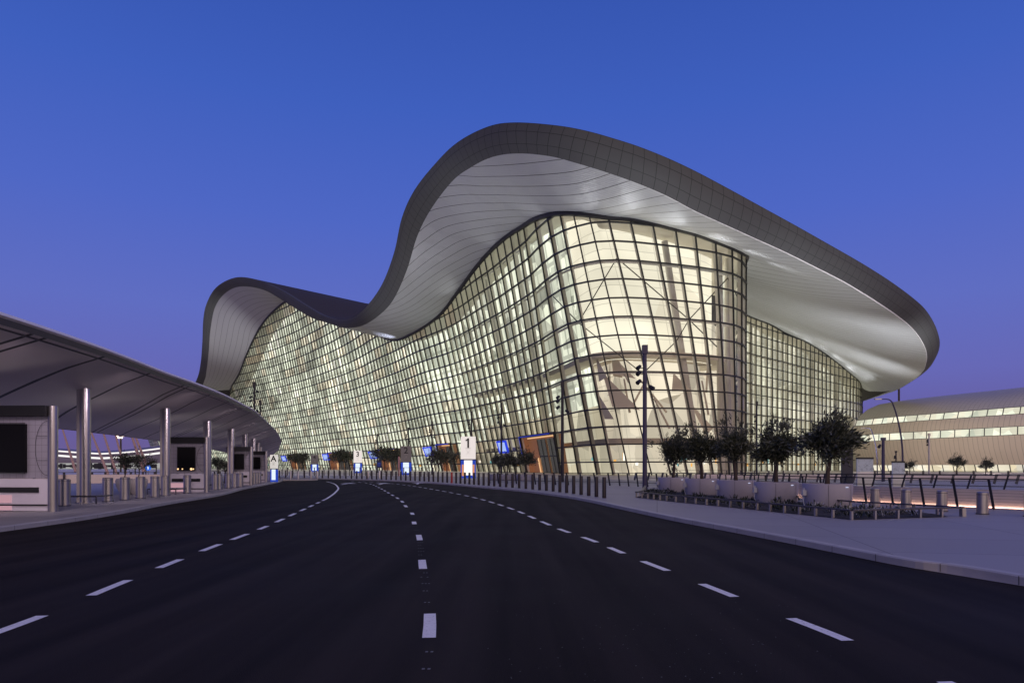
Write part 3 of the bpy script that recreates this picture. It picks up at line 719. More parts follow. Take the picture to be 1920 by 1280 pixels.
for p in e1: far.append(Vector((p.x+22, p.y+2, .12)) if p.y < 30 else Vector((p.x+20, p.y+14, .12)))
mb.grid([e1, far]); struct(mb.build('pavement', M_pave))
# narrow dark gutter seam by the kerbs + paint on the road
def ribbon(mb, c, w_, z=.006):
    a = offs(c, w_/2, z); b = offs(c, -w_/2, z); mb.grid([b, a])
def dashes(line, segs, w_, label=None):
    mb = MB()
    c = resamp(line, 600); L_ = [0]
    for i in range(1, len(c)): L_.append(L_[-1]+(c[i]-c[i-1]).length)
    for y0, y1 in segs:
        q = [p for p in c if y0 <= p.y <= y1]
        if len(q) > 1:
            q[0] = q[0]; ribbon(mb, q, w_)
    return mb
left_line = pline([(-4.6, -2, 0), (-4.8, 3, 0), (-5.0, 6.9, 0), (-5.35, 9.2, 0), (-5.9, 13, 0), (-6.55, 18, 0), (-7.6, 24.3, 0), (-8.95, 32.2, 0), (-9.65, 36, 0), (-11.3, 43.8, 0), (-13.5, 53, 0), (-17.6, 67, 0), (-21.7, 77.5, 0), (-25.5, 82, 0)])
segs = [(2.4, 3.6), (4.6, 5.0), (6.1, 7.4), (8.4, 9.66), (10.67, 11.9), (12.96, 14.2), (14.9, 16.4), (17.4, 18.6)]
y = 19.7
while y < 33: segs.append((y, y+1.4)); y += 2.5
segs.append((33.2, 74))
struct(dashes(left_line, segs, .13).build('lane_marking', M_paint))
midl = pline([(-.25, -1, 0), (-.5, 2.6, 0), (-.83, 6.9, 0), (-1.47, 11.2, 0), (-2.09, 15.4, 0), (-2.78, 19.4, 0), (-3.4, 23.3, 0), (-4.35, 27.9, 0), (-5.4, 33, 0), (-7.6, 42, 0), (-10.6, 54, 0), (-13.9, 66, 0), (-18, 76, 0)])
segs = [(2.1, 3.3), (6.36, 7.53), (10.67, 11.84), (14.8, 16.1), (18.95, 20.1), (22.8, 24)]
y = 27
while y < 74: segs.append((y, y+1.6)); y += 3.6
struct(dashes(midl, segs, .128).build('lane_marking', M_paint))
mb = MB()
for y in (8.05, 8.8, 9.35, 9.9, 10.3, 12.4, 12.9, 13.4, 13.9, 14.4, 17.3, 5.4, 5.9):                                  # faint remains of small marks between the dashes
    for dx in (-.045, .0, .045):
        if random.random() < .7:
            i = min(range(len(midl)), key=lambda k: abs(midl[k].y-y)); x = midl[i].x+(y-midl[i].y)*-.15+dx; mb.face([(x-.012, y-.02, .006), (x+.012, y-.02, .006), (x+.012, y+.02, .006), (x-.012, y+.02, .006)])
rs = random.Random(8)
for _ in range(150):
    u = rs.uniform(900, 1500); v = rs.uniform(1080, 1275); g_ = G0(u+rs.gauss(0, 60), v, .006); s_ = rs.uniform(.002, .006); mb.face([g_+Vector((-s_, -s_, 0)), g_+Vector((s_, -s_, 0)), g_+Vector((s_*.7, s_*1.6, 0)), g_+Vector((-s_, s_, 0))])
struct(mb.build('paint_remains', mat('worn_paint', (.16, .16, .17), .7)))
rightl = pline([(3.6, 0, 0), (3.35, 3.5, 0), (3.1, 6.2, 0), (2.82, 7.9, 0), (2.5, 9.9, 0), (2.15, 12, 0), (1.75, 14.8, 0), (1.25, 17.4, 0), (.75, 20.8, 0), (.16, 25, 0), (-.75, 30, 0), (-1.95, 35.5, 0), (-4.1, 43.5, 0), (-8.3, 57, 0), (-12.2, 67, 0), (-17.5, 77, 0)])
segs = [(2.9, 4.1), (4.9, 5.18), (6.22, 7.3), (8.3, 9.44), (10.4, 11.6), (12.5, 13.6), (14.4, 15.6), (16.5, 17.7)]
y = 18.7
while y < 74: segs.append((y, y+1.35)); y += 2.3
struct(dashes(rightl, segs, .125).build('lane_marking', M_paint))
# lane arrows far down the road
mb = MB()
for u, v in ((655, 906.5), (722, 906.5), (790, 905.8)):
    p = G0(u, v, .006); mb.face([p+Vector((-.1, -3, 0)), p+Vector((.1, -3, 0)), p+Vector((-.3, 1, 0)), p+Vector((-.5, 1, 0))]); mb.face([p+Vector((-1.1, .8, 0)), p+Vector((.5, .8, 0)), p+Vector((-.7, 3.4, 0))])
struct(mb.build('lane_marking', M_paint))

# ================================================================ LEFT CANOPY
canopy = thing('shelter_canopy', 'long curved grey canopy on steel columns over the left pavement', 'canopy', (-18, 30, .12))
FE = [(-13.5, -16, 5.75), (-13.4, -4, 5.75), (-13.4, 6, 5.75), (-13.5, 13, 5.75), (-13.65, 18.2, 5.75), (-13.95, 22.4, 5.74), (-14.3, 25.5, 5.72), (-14.85, 29.3, 5.7), (-15.35, 33.4, 5.7), (-16.15, 38.3, 5.7), (-17.3, 43.6, 5.7), (-18.75, 49.8, 5.72), (-21.9, 60.8, 5.72), (-26.6, 77, 5.65), (-30.6, 90, 5.4), (-33.2, 97, 5.05), (-35.0, 101.5, 4.45), (-36.6, 103.5, 3.75)]
RE = [(-25.5, -16, 4.3), (-25.3, -4, 4.3), (-25.2, 6, 4.3), (-25.2, 13, 4.3), (-25.2, 18.2, 4.3), (-25.3, 22.4, 4.28), (-25.4, 28, 4.27), (-25.6, 34, 4.25), (-25.9, 40, 4.2), (-26.4, 45, 4.15), (-27.2, 50.5, 4.1), (-28.2, 57, 4.05), (-29.9, 65, 4.0), (-32.4, 74, 3.9), (-34.8, 83, 3.8), (-36.8, 92, 3.65), (-37.4, 98.5, 3.5), (-37.2, 102.8, 3.42)]
fe = pline(FE, 6); re_ = pline(RE, 6)
acan = [0]
for i in range(1, len(fe)): acan.append(acan[-1]+(fe[i]-fe[i-1]).length)
def CP(mb, name, m, smooth=False, par=None):
    o = mb.build(name, m, None, smooth); o.parent = canopy; o.matrix_parent_inverse = canopy.matrix_basis.inverted(); return o
rows = []
for k in range(9):
    f = k/8; rows.append([a.lerp(b, f)+Vector((.22 if k == 0 else 0, 0, -.42 if k == 0 else -.42-.25*math.sin(math.pi*f)*(1-f))) for a, b in zip(fe, re_)])
M_csof = uvlines(mat('canopy_panels', (.80, .72, .72), .5, .1, nz=(.3, .1)), [('X', 3.9, .17), ('Z', 11.7, .17)], .02)
mb = MB(); mb.grid(rows, lambda a, b: (acan[min(b, len(acan)-1)]-a*.62, a*1.5)); CP(mb, 'canopy_soffit', M_csof, True)
mb = MB()
for k in range(3, len(acan)-6, 1):                                      # closely paired panel seams every third bay
    pass
mb = MB(); rr = [[], [], [], []]
for a, b in zip(fe, re_):
    rr[0].append(a+Vector((-.3, 0, .0))); rr[1].append(a+Vector((.02, 0, -.02))); rr[2].append(a+Vector((.10, 0, -.12))); rr[3].append(a+Vector((.02, 0, -.17)))
mb.grid(rr); CP(mb, 'edge_trim', mat('canopy_trim', (.88, .84, .78), .4, .1), True)
mb = MB(); mb.grid([[a+Vector((.02, 0, -.17)) for a in fe], [a+Vector((-.02, 0, -.40)) for a in fe]]); CP(mb, 'fascia', mat('canopy_fascia', (.08, .075, .085), .5, .4))
mb = MB(); mb.grid([[a+Vector((.08, 0, -.385)) for a in fe], [a+Vector((.02, 0, -.47)) for a in fe], [a+Vector((-.22, 0, -.47)) for a in fe]]); CP(mb, 'gutter_edge', mat('gutter_dark', (.10, .09, .10), .45, .5))
rows = []
for k in range(7):
    f = k/6; rows.append([(a+Vector((-.3, 0, 0))).lerp(b, f)+Vector((0, 0, .35*math.sin(math.pi*f))) for a, b in zip(fe, re_)])
mb = MB(); mb.grid(rows); mb.grid([re_, [b+Vector((0, 0, -.45)) for b in re_]]); mb.face([fe[-1]]+[re_[-1], re_[-1]+Vector((0, 0, -.45)), fe[-1]+Vector((0, 0, -.42))]); CP(mb, 'canopy_roof', mat('canopy_top', (.30, .29, .30), .5, .5), True)
colp = [(160, 27.9), (312, 36.6), (390.5, 45.8), (434.5, 54.7), (460, 63.5), (476, 72), (484, 80.5), (488.5, 89)]
extra = [(-17.0, 18.5), (-16.9, 9)]
def under(x, y):
    best = min(range(len(fe)), key=lambda i: abs(fe[i].lerp(re_[i], .35).y-y)); f = (fe[best].x-x)/(fe[best].x-re_[best].x); return fe[best].lerp(re_[best], f).z-.42-.25*math.sin(math.pi*f)*(1-f)
for k, (x, y) in enumerate([tuple(at(u, D)[:2]) for u, D in colp]+extra):
    mb = MB(); zt = under(x, y)+.12
    mb.tube([(x, y, .12), (x, y, zt)], .20, 20); mb.box((x-.17, y+.02, (zt+.12)/2), (.22, .30, zt-.14)); mb.tube([(x, y, .121), (x, y, .16)], .30, 20)
    CP(mb, 'column', M_steel, True)
# low tube hoops round the columns
for k, (u, D) in enumerate(colp[:4]):
    x, y = at(u, D)[:2]; mb = MB(); r = .75
    mb.tube([(x-r, y-.5, .42), (x+r, y-.5, .42)], .03, 8); mb.tube([(x-r, y-.5, .12), (x-r, y-.5, .43)], .03, 8); mb.tube([(x+r, y-.5, .12), (x+r, y-.5, .43)], .03, 8); mb.tube([(x+r, y-.5, .42), (x+r, y+.6, .42)], .03, 8)
    o = mb.build('guard_rail', M_darksteel); tag(o, 'low tubular guard rail at the foot of the %s canopy column from the left' % ['first', 'second', 'third', 'fourth'][k], 'guard rail', 'low guard rails at the canopy columns')

for x, y in ((-18, 14), (-17.6, 22), (-18.6, 31), (-20.3, 41), (-22.2, 50), (-24.6, 60), (-28, 73)): spot(Vector((x, y, .3)), Vector((0, 0, 1)), 62, 2.9, (1, .93, .88), 1, 1.2)  # added unseen spots brightening the canopy underside from below
for x, y in ((-13.9, 14), (-14.1, 19.5), (-14.5, 26), (-15.3, 33), (-17, 42), (-20, 54), (-24, 67)): spot(Vector((x, y, 5.0)), Vector((-3.2, 3.8, -3.6)), 380, 1.7, (1, .80, .92), 1, .5)
# kiosks under the canopy
M_white = mat('kiosk_white', (.74, .70, .80), .35, nz=(.8, .06), coat=.3)
M_panel = uvlines(mat('kiosk_grid_panel', (.40, .38, .45), .4, .2), [('X', .22, .012), ('Y', .22, .012)], .6)
M_screen = mat('kiosk_dark_screen', (.005, .005, .007), .35, 0, spec=.15)
M_pink = emat('kiosk_pink_light', (1, .56, .66), .5)
def kiosk(x, y, rz, wid, ht, label, glow=False):
    t_ = thing('ticket_kiosk', label, 'kiosk', (x, y, .12), 'kiosks under the canopy', rz)   # local: front faces -Y, right corner at origin, body runs to -X
    dp = .34
    mb = MB(); mb.box((-wid/2, dp/2, .55), (wid, dp, 1.06)); mb.build('cabinet', M_white, t_)
    mb = MB(); mb.box((-wid/2, dp/2+.03, (1.1+ht-.35)/2), (wid-.06, dp-.06, ht-1.45)); o = mb.build('wall_panel', M_panel, t_)
    ul = o.data.uv_layers.new(name='UVMap')
    for p in o.data.polygons:
        for li in p.loop_indices: v = o.data.vertices[o.data.loops[li].vertex_index].co; ul.data[li].uv = (v.x+v.y, v.z)
    mb = MB(); mb.box((-wid/2, dp/2-.08, ht-.17), (wid+.02, dp+.2, .34)); mb.build('roof_band', M_black, t_)
    mb = MB(); sw = wid*.50; cx = -wid*.5; mb.box((cx, -.02, (1.3+ht-.6)/2), (sw, .09, ht-.6-1.3)); s_ = mb.build('display_window', M_screen, t_)
    mb = MB(); mb.tube([(cx-sw/2, -.07, 1.28), (cx+sw/2, -.07, 1.28)], .02, 6); mb.tube([(cx-sw/2, -.07, ht-.58), (cx+sw/2, -.07, ht-.58)], .02, 6); mb.build('window_frame', M_darksteel, s_)
    mb = MB(); mb.box((-wid*.5-.02, -.012, .72), (wid*.8, .05, .17)); mb.box((-wid*.5, -.012, .22), (wid*.98, .05, .045)); mb.build('dark_slots', M_black, t_)
    mb = MB(); mb.tube([(.10, .08, 0), (.10, .08, ht)], .15, 16); mb.build('corner_post', M_steel, t_, True)
    # curved etched outline and fine seams on the panel
    mb = MB(); z0, z1 = 1.2, ht-.5; r_ = (z1-z0)/2
    pts = [(-.02-min(.42, wid*.2)*math.sin(a), -.012, (z0+z1)/2-r_*math.cos(a)) for a in [math.pi*k/14 for k in range(15)]]
    mb.tube(pts, .008, 4); mb.tube([(-.02, -.012, z0+r_*.55), (-.4, -.012, z0+r_*.55)], .007, 4); mb.tube([(-.02, -.012, z0+r_*1.45), (-.38, -.012, z0+r_*1.45)], .007, 4); mb.build('etched_outline', M_black, t_)
    mb = MB(); mb.box((-wid*.68, -.009, .12), (wid*.52, .02, .14)); mb.box((-wid*.68, -.009, .42), (wid*.52, .02, .26)); mb.build('pink_light_panel', M_pink, t_)
    if glow:
        mb = MB()
        for f, r in ((-.45, .05), (-.2, .04), (.3, .07), (.42, .04)): mb.tube([(cx+sw*f, -.085, 1.36), (cx+sw*f, -.07, 1.36)], r, 10)  # glowing discs imitate lamps mirrored in the screen
        mb.build('reflected_lamp', emat('warm_lamp_reflection', (1, .62, .3), 1.6), s_)
    return t_
kiosk(-15.35, 22.6, math.radians(-3), 3.0, 3.5, 'largest white kiosk with dark screen and pink glow, partly cut off')
kiosk(at(383, 39.5).x, 39.5, math.radians(0), 2.05, 3.2, 'second kiosk, with small warm lamp reflections along the bottom of its dark screen', True)
kiosk(at(468, 55).x, 55, math.radians(3), 1.75, 3.1, 'third kiosk from the left, dark screen, beyond the fourth column')
kiosk(at(496.5, 66).x, 66, math.radians(3), 1.7, 3.0, 'smallest and farthest kiosk, nearest to the canopy tip')

# steel bollards along the left pavement
def bollard_big(name, r, h, m):
    mb = MB(); mb.tube([(0, 0, 0), (0, 0, h-.02), (0, 0, h)], [r, r, r-.02], 20); body = mb
    t_ = thing(name, '', 'bollard'); mb.build('post', m, t_, True)
    mb = MB(); mb.tube([(0, 0, h-.09), (0, 0, h-.075)], r+.004, 20, cap=False); mb.build('collar', M_darksteel, t_, True); mb = MB(); mb.tube([(0, 0, 0.0), (0, 0, .03)], r+.02, 20); mb.build('base_ring', M_darksteel, t_, True)
    return t_
proto = None
ys = [26.0, 29.2, 30.7, 32.2, 33.7, 35.1, 38.6, 40.1, 44.3, 45.2, 47.5, 49.3, 51, 57, 58.7, 60.4, 62, 67, 69, 74, 76]
xs = []
first = True
for k, y in enumerate(ys):
    x = -17.05-(y-26)*.075 if y < 34 else -17.65-(y-34)*.155
    if y > 55: x = -21.3-(y-55)*.24
    if first: b_ = proto = bollard_big('steel_bollard', .205, 1.02, M_steel); first = False
    else: b_ = dup(proto)
    b_.location = (x, y, .12); b_['group'] = 'steel bollards under the canopy'
    b_['label'] = 'stout brushed steel bollard in the row between the canopy columns' if k else 'nearest stout steel bollard, just right of the largest kiosk'
# two curved white planters with little trees behind the bollards
M_pot = mat('planter_cream', (.52, .48, .46), .5, nz=(1, .08)); M_bark = mat('bark', (.06, .045, .038), .85, nz=(6, .3)); M_leaf = mat('olive_leaf', (.045, .055, .035), .55, nz=(2, .35))
M_leaf2 = mat('olive_leaf_pale', (.13, .14, .11), .5); M_soil = mat('planting_soil', (.03, .025, .022), .9)
def lathe(prof, n=24):
    mb = MB(); rows = [[Vector((r*math.cos(2*math.pi*k/n), r*math.sin(2*math.pi*k/n), z)) for k in range(n)] for r, z in prof]; mb.grid(rows, close=True)
    i = len(mb.v)-n; mb.f.append(tuple(range(i, i+n))); mb.mi.append(0); return mb
def tree(mbT, mbL, h0, cr_, ch, seed, nleaf=1800, lsize=.10, trunk=.09, lean=.1, sparse=.15):
    rnd = random.Random(seed); base = Vector((0, 0, 0)); top = Vector((lean, 0, h0))
    mbT.tube([base, base.lerp(top, .5)+Vector((rnd.uniform(-.04, .04), 0, 0)), top], [trunk, trunk*.8, trunk*.8], 8)
    tips = []
    def branch(p, d, L_, r, lv):
        q = p+d*L_; m_ = p+d*L_*.5+Vector([rnd.uniform(-.06, .06)*L_ for _ in range(3)]); mbT.tube([p, m_, q], [r, r*.8, r*.6], 5, cap=False)
        tips.append((p.lerp(q, .6), .5)); tips.append((q, 1))
        if lv > 0:
            for _ in range(rnd.choice((2, 3, 3))):
                nd = (d+Vector((rnd.uniform(-.9, .9), rnd.uniform(-.9, .9), rnd.uniform(-.35, .6)))).normalized(); branch(q, nd, L_*rnd.uniform(.6, .85), r*.62, lv-1)
    nb = rnd.choice((5, 6, 7))
    for k in range(nb):
        a = 2*math.pi*k/nb+rnd.uniform(-.4, .4); e_ = rnd.uniform(.45, 1.35)
        branch(top, Vector((math.cos(a)*math.cos(e_), math.sin(a)*math.cos(e_), math.sin(e_))), cr_*.5, trunk*.5, 2)
    cen = top+Vector((0, 0, ch*.42)); tips2 = [p for p, _ in tips if ((p.x-cen.x)/cr_)**2+((p.y-cen.y)/cr_)**2+((p.z-cen.z)/(ch*.62))**2 < 1.25]
    clumps = tips2+[cen+Vector((rnd.gauss(0, .42)*cr_, rnd.gauss(0, .42)*cr_, rnd.gauss(0, .36)*ch*.6)) for _ in range(26)]
    for _ in range(nleaf):
        c = rnd.choice(clumps); p = c+Vector((rnd.gauss(0, .14)*cr_, rnd.gauss(0, .14)*cr_, rnd.gauss(0, .13)*cr_))
        d = (p-cen+Vector((.25, 0, .55))*cr_+Vector((rnd.gauss(0, .4), rnd.gauss(0, .4), rnd.gauss(0, .4)))*cr_).normalized(); s_ = d.cross(Vector((rnd.uniform(-1, 1), rnd.uniform(-1, 1), rnd.uniform(-1, 1)))).normalized()
        L_ = lsize*rnd.uniform(.7, 1.5); W_ = L_*.13
        mbL.face([p-d*L_*.5, p+s_*W_, p+d*L_*.5, p-s_*W_], 1 if rnd.random() < .22 else 0)
treecache = {}
def place_tree(name, x, y, z, label, group, key, sc_=1.0, rz=0, **kw):
    t_ = thing(name, label, 'tree', (x, y, z), group, rz)
    if key not in treecache:
        a, b = MB(), MB(); tree(a, b, **kw); ta = a.build('trunk', M_bark, t_, True); tb = b.build('crown', [M_leaf, M_leaf2], t_); treecache[key] = (ta.data, tb.data)
    else:
        for nm, me in zip(('trunk', 'crown'), treecache[key]): o = bpy.data.objects.new(nm, me); sc.collection.objects.link(o); o.parent = t_
    t_.scale = (sc_,)*3; return t_
for k, u in enumerate((236, 258)):
    x, y = at(u, 36.5)[:2]; mb = lathe([(.24, 0), (.30, .1), (.46, .45), (.50, .72), (.44, .86), (.38, .86), (.36, .78)]); o = mb.build('curved_planter', M_pot, None, True); o.location = (x, y, .12)
    tag(o, 'cream vase-shaped planter behind the steel bollards, %s of the two' % ('left' if k == 0 else 'right'), 'planter', 'cream planters under the canopy')
    place_tree('potted_tree', x-.1+.1*k, y, .88, 'thin small tree with a sparse crown under the canopy, %s of two in cream planters' % ('left' if k == 0 else 'right'), 'small trees in cream planters', 'pt%d' % k, h0=.55, cr_=.75, ch=1.2, seed=5+k, nleaf=900, lsize=.13, trunk=.035)
place_tree('round_tree', at(408, 60).x, 60, .12, 'brown round tree seen between the second and third kiosks', None, 'rt', h0=1.2, cr_=.9, ch=1.4, seed=9, nleaf=1500, lsize=.14, trunk=.07)
place_tree('round_tree', at(421, 62).x, 62, .12, 'smaller brownish tree pressed against the left side of the third kiosk', None, 'rt', .85, 1.5)

# ================================================================ RIGHT ROW OF BOLLARDS
mb = MB(); mb.tube([(0, 0, 0), (0, 0, .97), (0, 0, 1.0)], [.095, .095, .08], 12); proto = mb.build('bollard', M_bollard, None, True)
bp_ = offs(RK, -1.1, .12); bl = resamp(bp_, 1500); acc = 0; last = None; cnt = 0
for i, p in enumerate(bl):
    if p.y < 32.4: last = p; continue
    if p.y > 99 or p.x < -46: break
    if cnt and (p-last).length < 1.27: continue
    o = proto if cnt == 0 else proto.copy()
    if cnt: sc.collection.objects.link(o)
    o.location = p; last = p
    if cnt == 0: tag(o, 'nearest dark bollard at the right end of the long kerbside row', 'bollard', 'dark bollards along the right kerb')
    elif cnt == 25:
        tag(o, 'red bollard standing among the dark ones in the kerbside row', 'bollard', 'dark bollards along the right kerb')
        o.data = o.data.copy(); o.data.materials.clear(); o.data.materials.append(mat('bollard_red', (.35, .02, .02), .5))
    else: tag(o, 'slim dark bollard in the long row along the right kerb', 'bollard', 'dark bollards along the right kerb')
    cnt += 1
mb = MB(); mb.tube([(0, 0, 0), (0, 0, .97), (0, 0, 1.0)], [.13, .13, .11], 12); protop = mb.build('pale_bollard', M_steel, None, True)
for k, (u, D) in enumerate(((545, 84), (559, 84.2), (583, 86), (594.5, 86), (503, 76), (519.5, 76), (690, 90), (711.5, 88))):
    o = protop if k == 0 else protop.copy()
    if k: sc.collection.objects.link(o)
    o.location = at(u, D, .1); tag(o, ['left of two steel bollards on the far kerb island', 'right of two steel bollards on the far kerb island', 'steel bollard left of the foot of board 4', 'steel bollard right of the foot of board 4',
        'steel bollard left of the letter board', 'steel bollard right of the letter board', 'pale bollard near the far arrow, left one', 'pale bollard beside the small dark sign post'][k], 'bollard', 'pale bollards around the far kerb')
# far railing behind the road in front of the entrances
def railing(pts, h, label, group=None, post=.9, slant=.0, glassy=False, mid=True, name='railing', pr=.03, zb=.12, top=.05):
    pts = [Vector(p) for p in pts]; t_ = thing(name, label, 'railing', pts[0], group); o0 = pts[0]; L_ = sum((pts[i+1]-pts[i]).length for i in range(len(pts)-1)); n = max(2, int(L_/post)); q = resamp(pts, n)
    mbp = MB(); up = Vector((0, 0, h))
    for i, p in enumerate(q):
        d = (q[min(i+1, n)]-q[max(i-1, 0)]).normalized(); mbp.bar(p-o0, p-o0+up+d*slant, pr*2, pr*4)
    build_each(mbp, 'post', M_darksteel if not glassy else M_black, t_)
    mbr = MB()
    for i in range(n):
        d = (q[min(i+1, n)]-q[max(i, 0)]).normalized(); mbr.bar(q[i]-o0+up+d*slant, q[i+1]-o0+up+d*slant, top*1.6, top)
        if mid: mbr.bar(q[i]-o0+up*.3+d*slant*.3, q[i+1]-o0+up*.3+d*slant*.3, top*.7, top*.7)
    mbr.build('handrail', M_black, t_)
    if glassy:
        mbg = MB()
        for i in range(n):
            d = (q[i+1]-q[i]).normalized(); mbg.face([q[i]-o0+d*slant*.12+Vector((0, 0, h*.1)), q[i+1]-o0+d*slant*.12+Vector((0, 0, h*.1)), q[i+1]-o0+up*.94+d*slant, q[i]-o0+up*.94+d*slant])
        build_each(mbg, 'glass_panel', M_clear, t_)
    return t_
railing([(-48, 128, 0), (-36, 122, 0), (-22, 112, 0), (-12, 104, 0)], 1.5, 'far dark railing in front of the numbered boards, seen over the road end', post=1.3, pr=.06)
railing([(-70, 120, 0), (-48, 128, 0)], 1.4, 'farthest railing at the left, behind the letter board', post=1.6, pr=.06)
railing([(-2, 62, .12), (3.7, 56, .12), (8, 54, .12), (11, 48, .12)], 1.0, 'glass balustrade behind the right end of the bollard row', post=1.15, slant=-.20, glassy=True, pr=.028, name='glass_balustrade')
railing([(11.2, 47.6, .12), (12.2, 38, .12), (13.2, 30.4, .12), (14.45, 27, .12), (17.6, 22.4, .12), (24, 15, .12)], 1.05, 'long glass balustrade with slanted black posts behind the round planters', post=1.13, slant=-.16, glassy=True, mid=False, pr=.019, name='glass_balustrade', top=.045)
# low lit wall behind the balustrade
M_plank = mat('pale_plank_wall', (.74, .63, .60), .55, nz=(.5, .1)); uvlines(M_plank, [('Y', .105, .016)], .55)
def lowwall(pts, h, label, led=True, z0=.12, col=None):
    pts = [Vector(p) for p in pts]; o0 = pts[0]; t_ = thing('low_wall', label, 'wall', o0)
    q = resamp(pts, 16); arc = [0]
    for i in range(1, len(q)): arc.append(arc[-1]+(q[i]-q[i-1]).length)
    th = offs(q, .3, 0)
    mb = MB(); mb.grid([[p-o0 for p in q], [p-o0+Vector((0, 0, h))+(b-p)*.15 for p, b in zip(q, [Vector((b.x, b.y, p.z)) for b, p in zip(th, q)])], [Vector((b.x, b.y, p.z))-o0+Vector((0, 0, h)) for b, p in zip(th, q)], [Vector((b.x, b.y, p.z))-o0 for b, p in zip(th, q)]], lambda a, b: (arc[min(b, 16)], a*h))
    mb.build('wall_body', M_plank, t_)
    if led:
        mb = MB(); f = offs(q, -.07, .0); mb.grid([[Vector((b.x, b.y, p.z))-o0+Vector((0, 0, .012)) for b, p in zip(f, q)], [Vector((p.x, p.y, p.z))-o0+Vector((0, 0, .02)) for b, p in zip(f, q)]]); mb.build('light_strip', emat('peach_led', (1, .60, .44), 8), t_)
    return t_
lowwall([(12.6, 46, .12), (13.6, 38, .12), (14.2, 31, .12), (15.3, 27.6, .12), (18.4, 23.4, .12), (25, 16, .12)][::-1][::-1], .66, 'low plank-striped wall lit pink along its foot behind the glass balustrade')
# second level further back with its own railing
railing([(16, 50, .4), (19, 40, .4), (24, 34, .4), (34, 26, .4)], .78, 'second glass railing with slanted posts beyond the pink-lit wall', post=1.5, slant=.2, glassy=True, pr=.02, name='glass_balustrade')
lowwall([(15.4, 52, .1), (18.2, 40.6, .1), (23.4, 33.4, .1), (33.4, 25.4, .1)], .34, 'lower pale wall carrying the second glass railing', False)
railing([(14, 78, .1), (26, 70, .1), (40, 62, .1), (60, 52, .1)], .85, 'far pale railing in front of the long building at right', post=1.6, slant=.2, pr=.05)
railing([(26, 110, .1), (50, 100, .1), (80, 90, .1)], .95, 'farthest railing at the right, close to the lit ground floor windows', post=2.0, pr=.07)
lowwall([(24, 90, .1), (40, 84, .1), (58, 76, .1), (80, 66, .1)], .5, 'long pale parapet wall below the building at right', False)

# stout bollards at the right
proto = bollard_big('wide_bollard', .165, .70, M_steel)
for k, (u, D) in enumerate(((1641, 25.2), (1699, 23.9), (1766, 22.7), (1842, 21.4), (1932, 20.4))):
    o = proto if k == 0 else dup(proto); o.location = at(u, D, .12)
    o['label'] = ['stout steel bollard nearest to the large olive tree, before the pink-lit wall', 'second stout bollard from the large olive tree, before the pink-lit wall', 'third stout bollard from the large olive tree, partly behind the low rail',
                  'stout steel bollard standing clear to the right of the planting bed', 'stout bollard cut by the right edge of the photo'][k]; o['group'] = 'stout bollards by the balustrade'; o['category'] = 'bollard'

# planting bed: border rail, soil, shrubs, planters, olive trees
bed = [Vector(p) for p in ((8.6, 44, .12), (6.7, 35, .12), (6.05, 33.2, .12), (6.7, 29.6, .12), (8.4, 23.4, .12), (9.5, 19.1, .12), (12.9, 20.2, .12), (13.2, 21.5, .12), (12.6, 24.4, .12), (11.6, 33, .12), (10.6, 43.5, .12))]
mb = MB(); mb.face([p+Vector((0, 0, .02)) for p in bed]); o = struct(mb.build('planting_bed', M_soil))
o0 = bed[0]; t_ = thing('border_rail', 'low dark rail on short legs edging the planting bed of the olive trees', 'border rail', o0)
rail = [bed[0], bed[1], bed[2], bed[3], bed[4], bed[5], Vector((13.5, 20.45, .12))]; mb = MB(); q = resamp(rail, 60)
# keep true corners
for a, b in zip(rail[:-1], rail[1:]): mb.bar(a-o0+Vector((0, 0, .27)), b-o0+Vector((0, 0, .27)), .13, .045)
back = [Vector((13.5, 20.45, .12)), Vector((11.9, 24, .12)), Vector((11.4, 33, .12)), bed[0]+Vector((2.2, 0, 0))]
for a, b in zip(back[:-1], back[1:]): mb.bar(a-o0+Vector((0, 0, .275)), b-o0+Vector((0, 0, .275)), .13, .045)
mb.build('top_rail', mat('rail_metal', (.085, .08, .10), .4, .5), t_)
mb = MB()
for ln in (rail, back):
    for a, b in zip(ln[:-1], ln[1:]):
        n = max(1, round((b-a).length/.80))
        for k in range(n):
            p = a.lerp(b, k/n)-o0; mb.box((p.x, p.y, .125), (.065, .065, .25), math.atan2(b.y-a.y, b.x-a.x))
mb.box((13.5-o0.x, 20.45-o0.y, .125), (.11, .16, .25)); build_each(mb, 'leg', M_steel, t_)
random.seed(21)
def shrub_mesh(seed, pale):
    rnd = random.Random(seed); mb = MB()
    for k in range(46):
        a = rnd.uniform(0, 6.28); e_ = rnd.uniform(.3, 1.4); d = Vector((math.cos(a)*math.cos(e_), math.sin(a)*math.cos(e_), math.sin(e_))); p = Vector((rnd.uniform(-.1, .1), rnd.uniform(-.1, .1), 0))+d*rnd.uniform(0, .16); L_ = rnd.uniform(.10, .20); s_ = d.cross(Vector((0, 0, 1))).normalized()*L_*.16
        mb.face([p, p+d*L_*.5+s_, p+d*L_+Vector((0, 0, -.02)), p+d*L_*.5-s_], 1 if rnd.random() < pale else 0)
    return mb
M_shr = mat('shrub_leaf', (.035, .045, .03), .5); M_shr2 = mat('shrub_pale_leaf', (.36, .37, .42), .5)
prs = [shrub_mesh(k, (.0, .55, .1)[k]).build('bed_shrub', [M_shr, M_shr2]) for k in range(3)]
cnt_ = [0, 0, 0]
plants = []
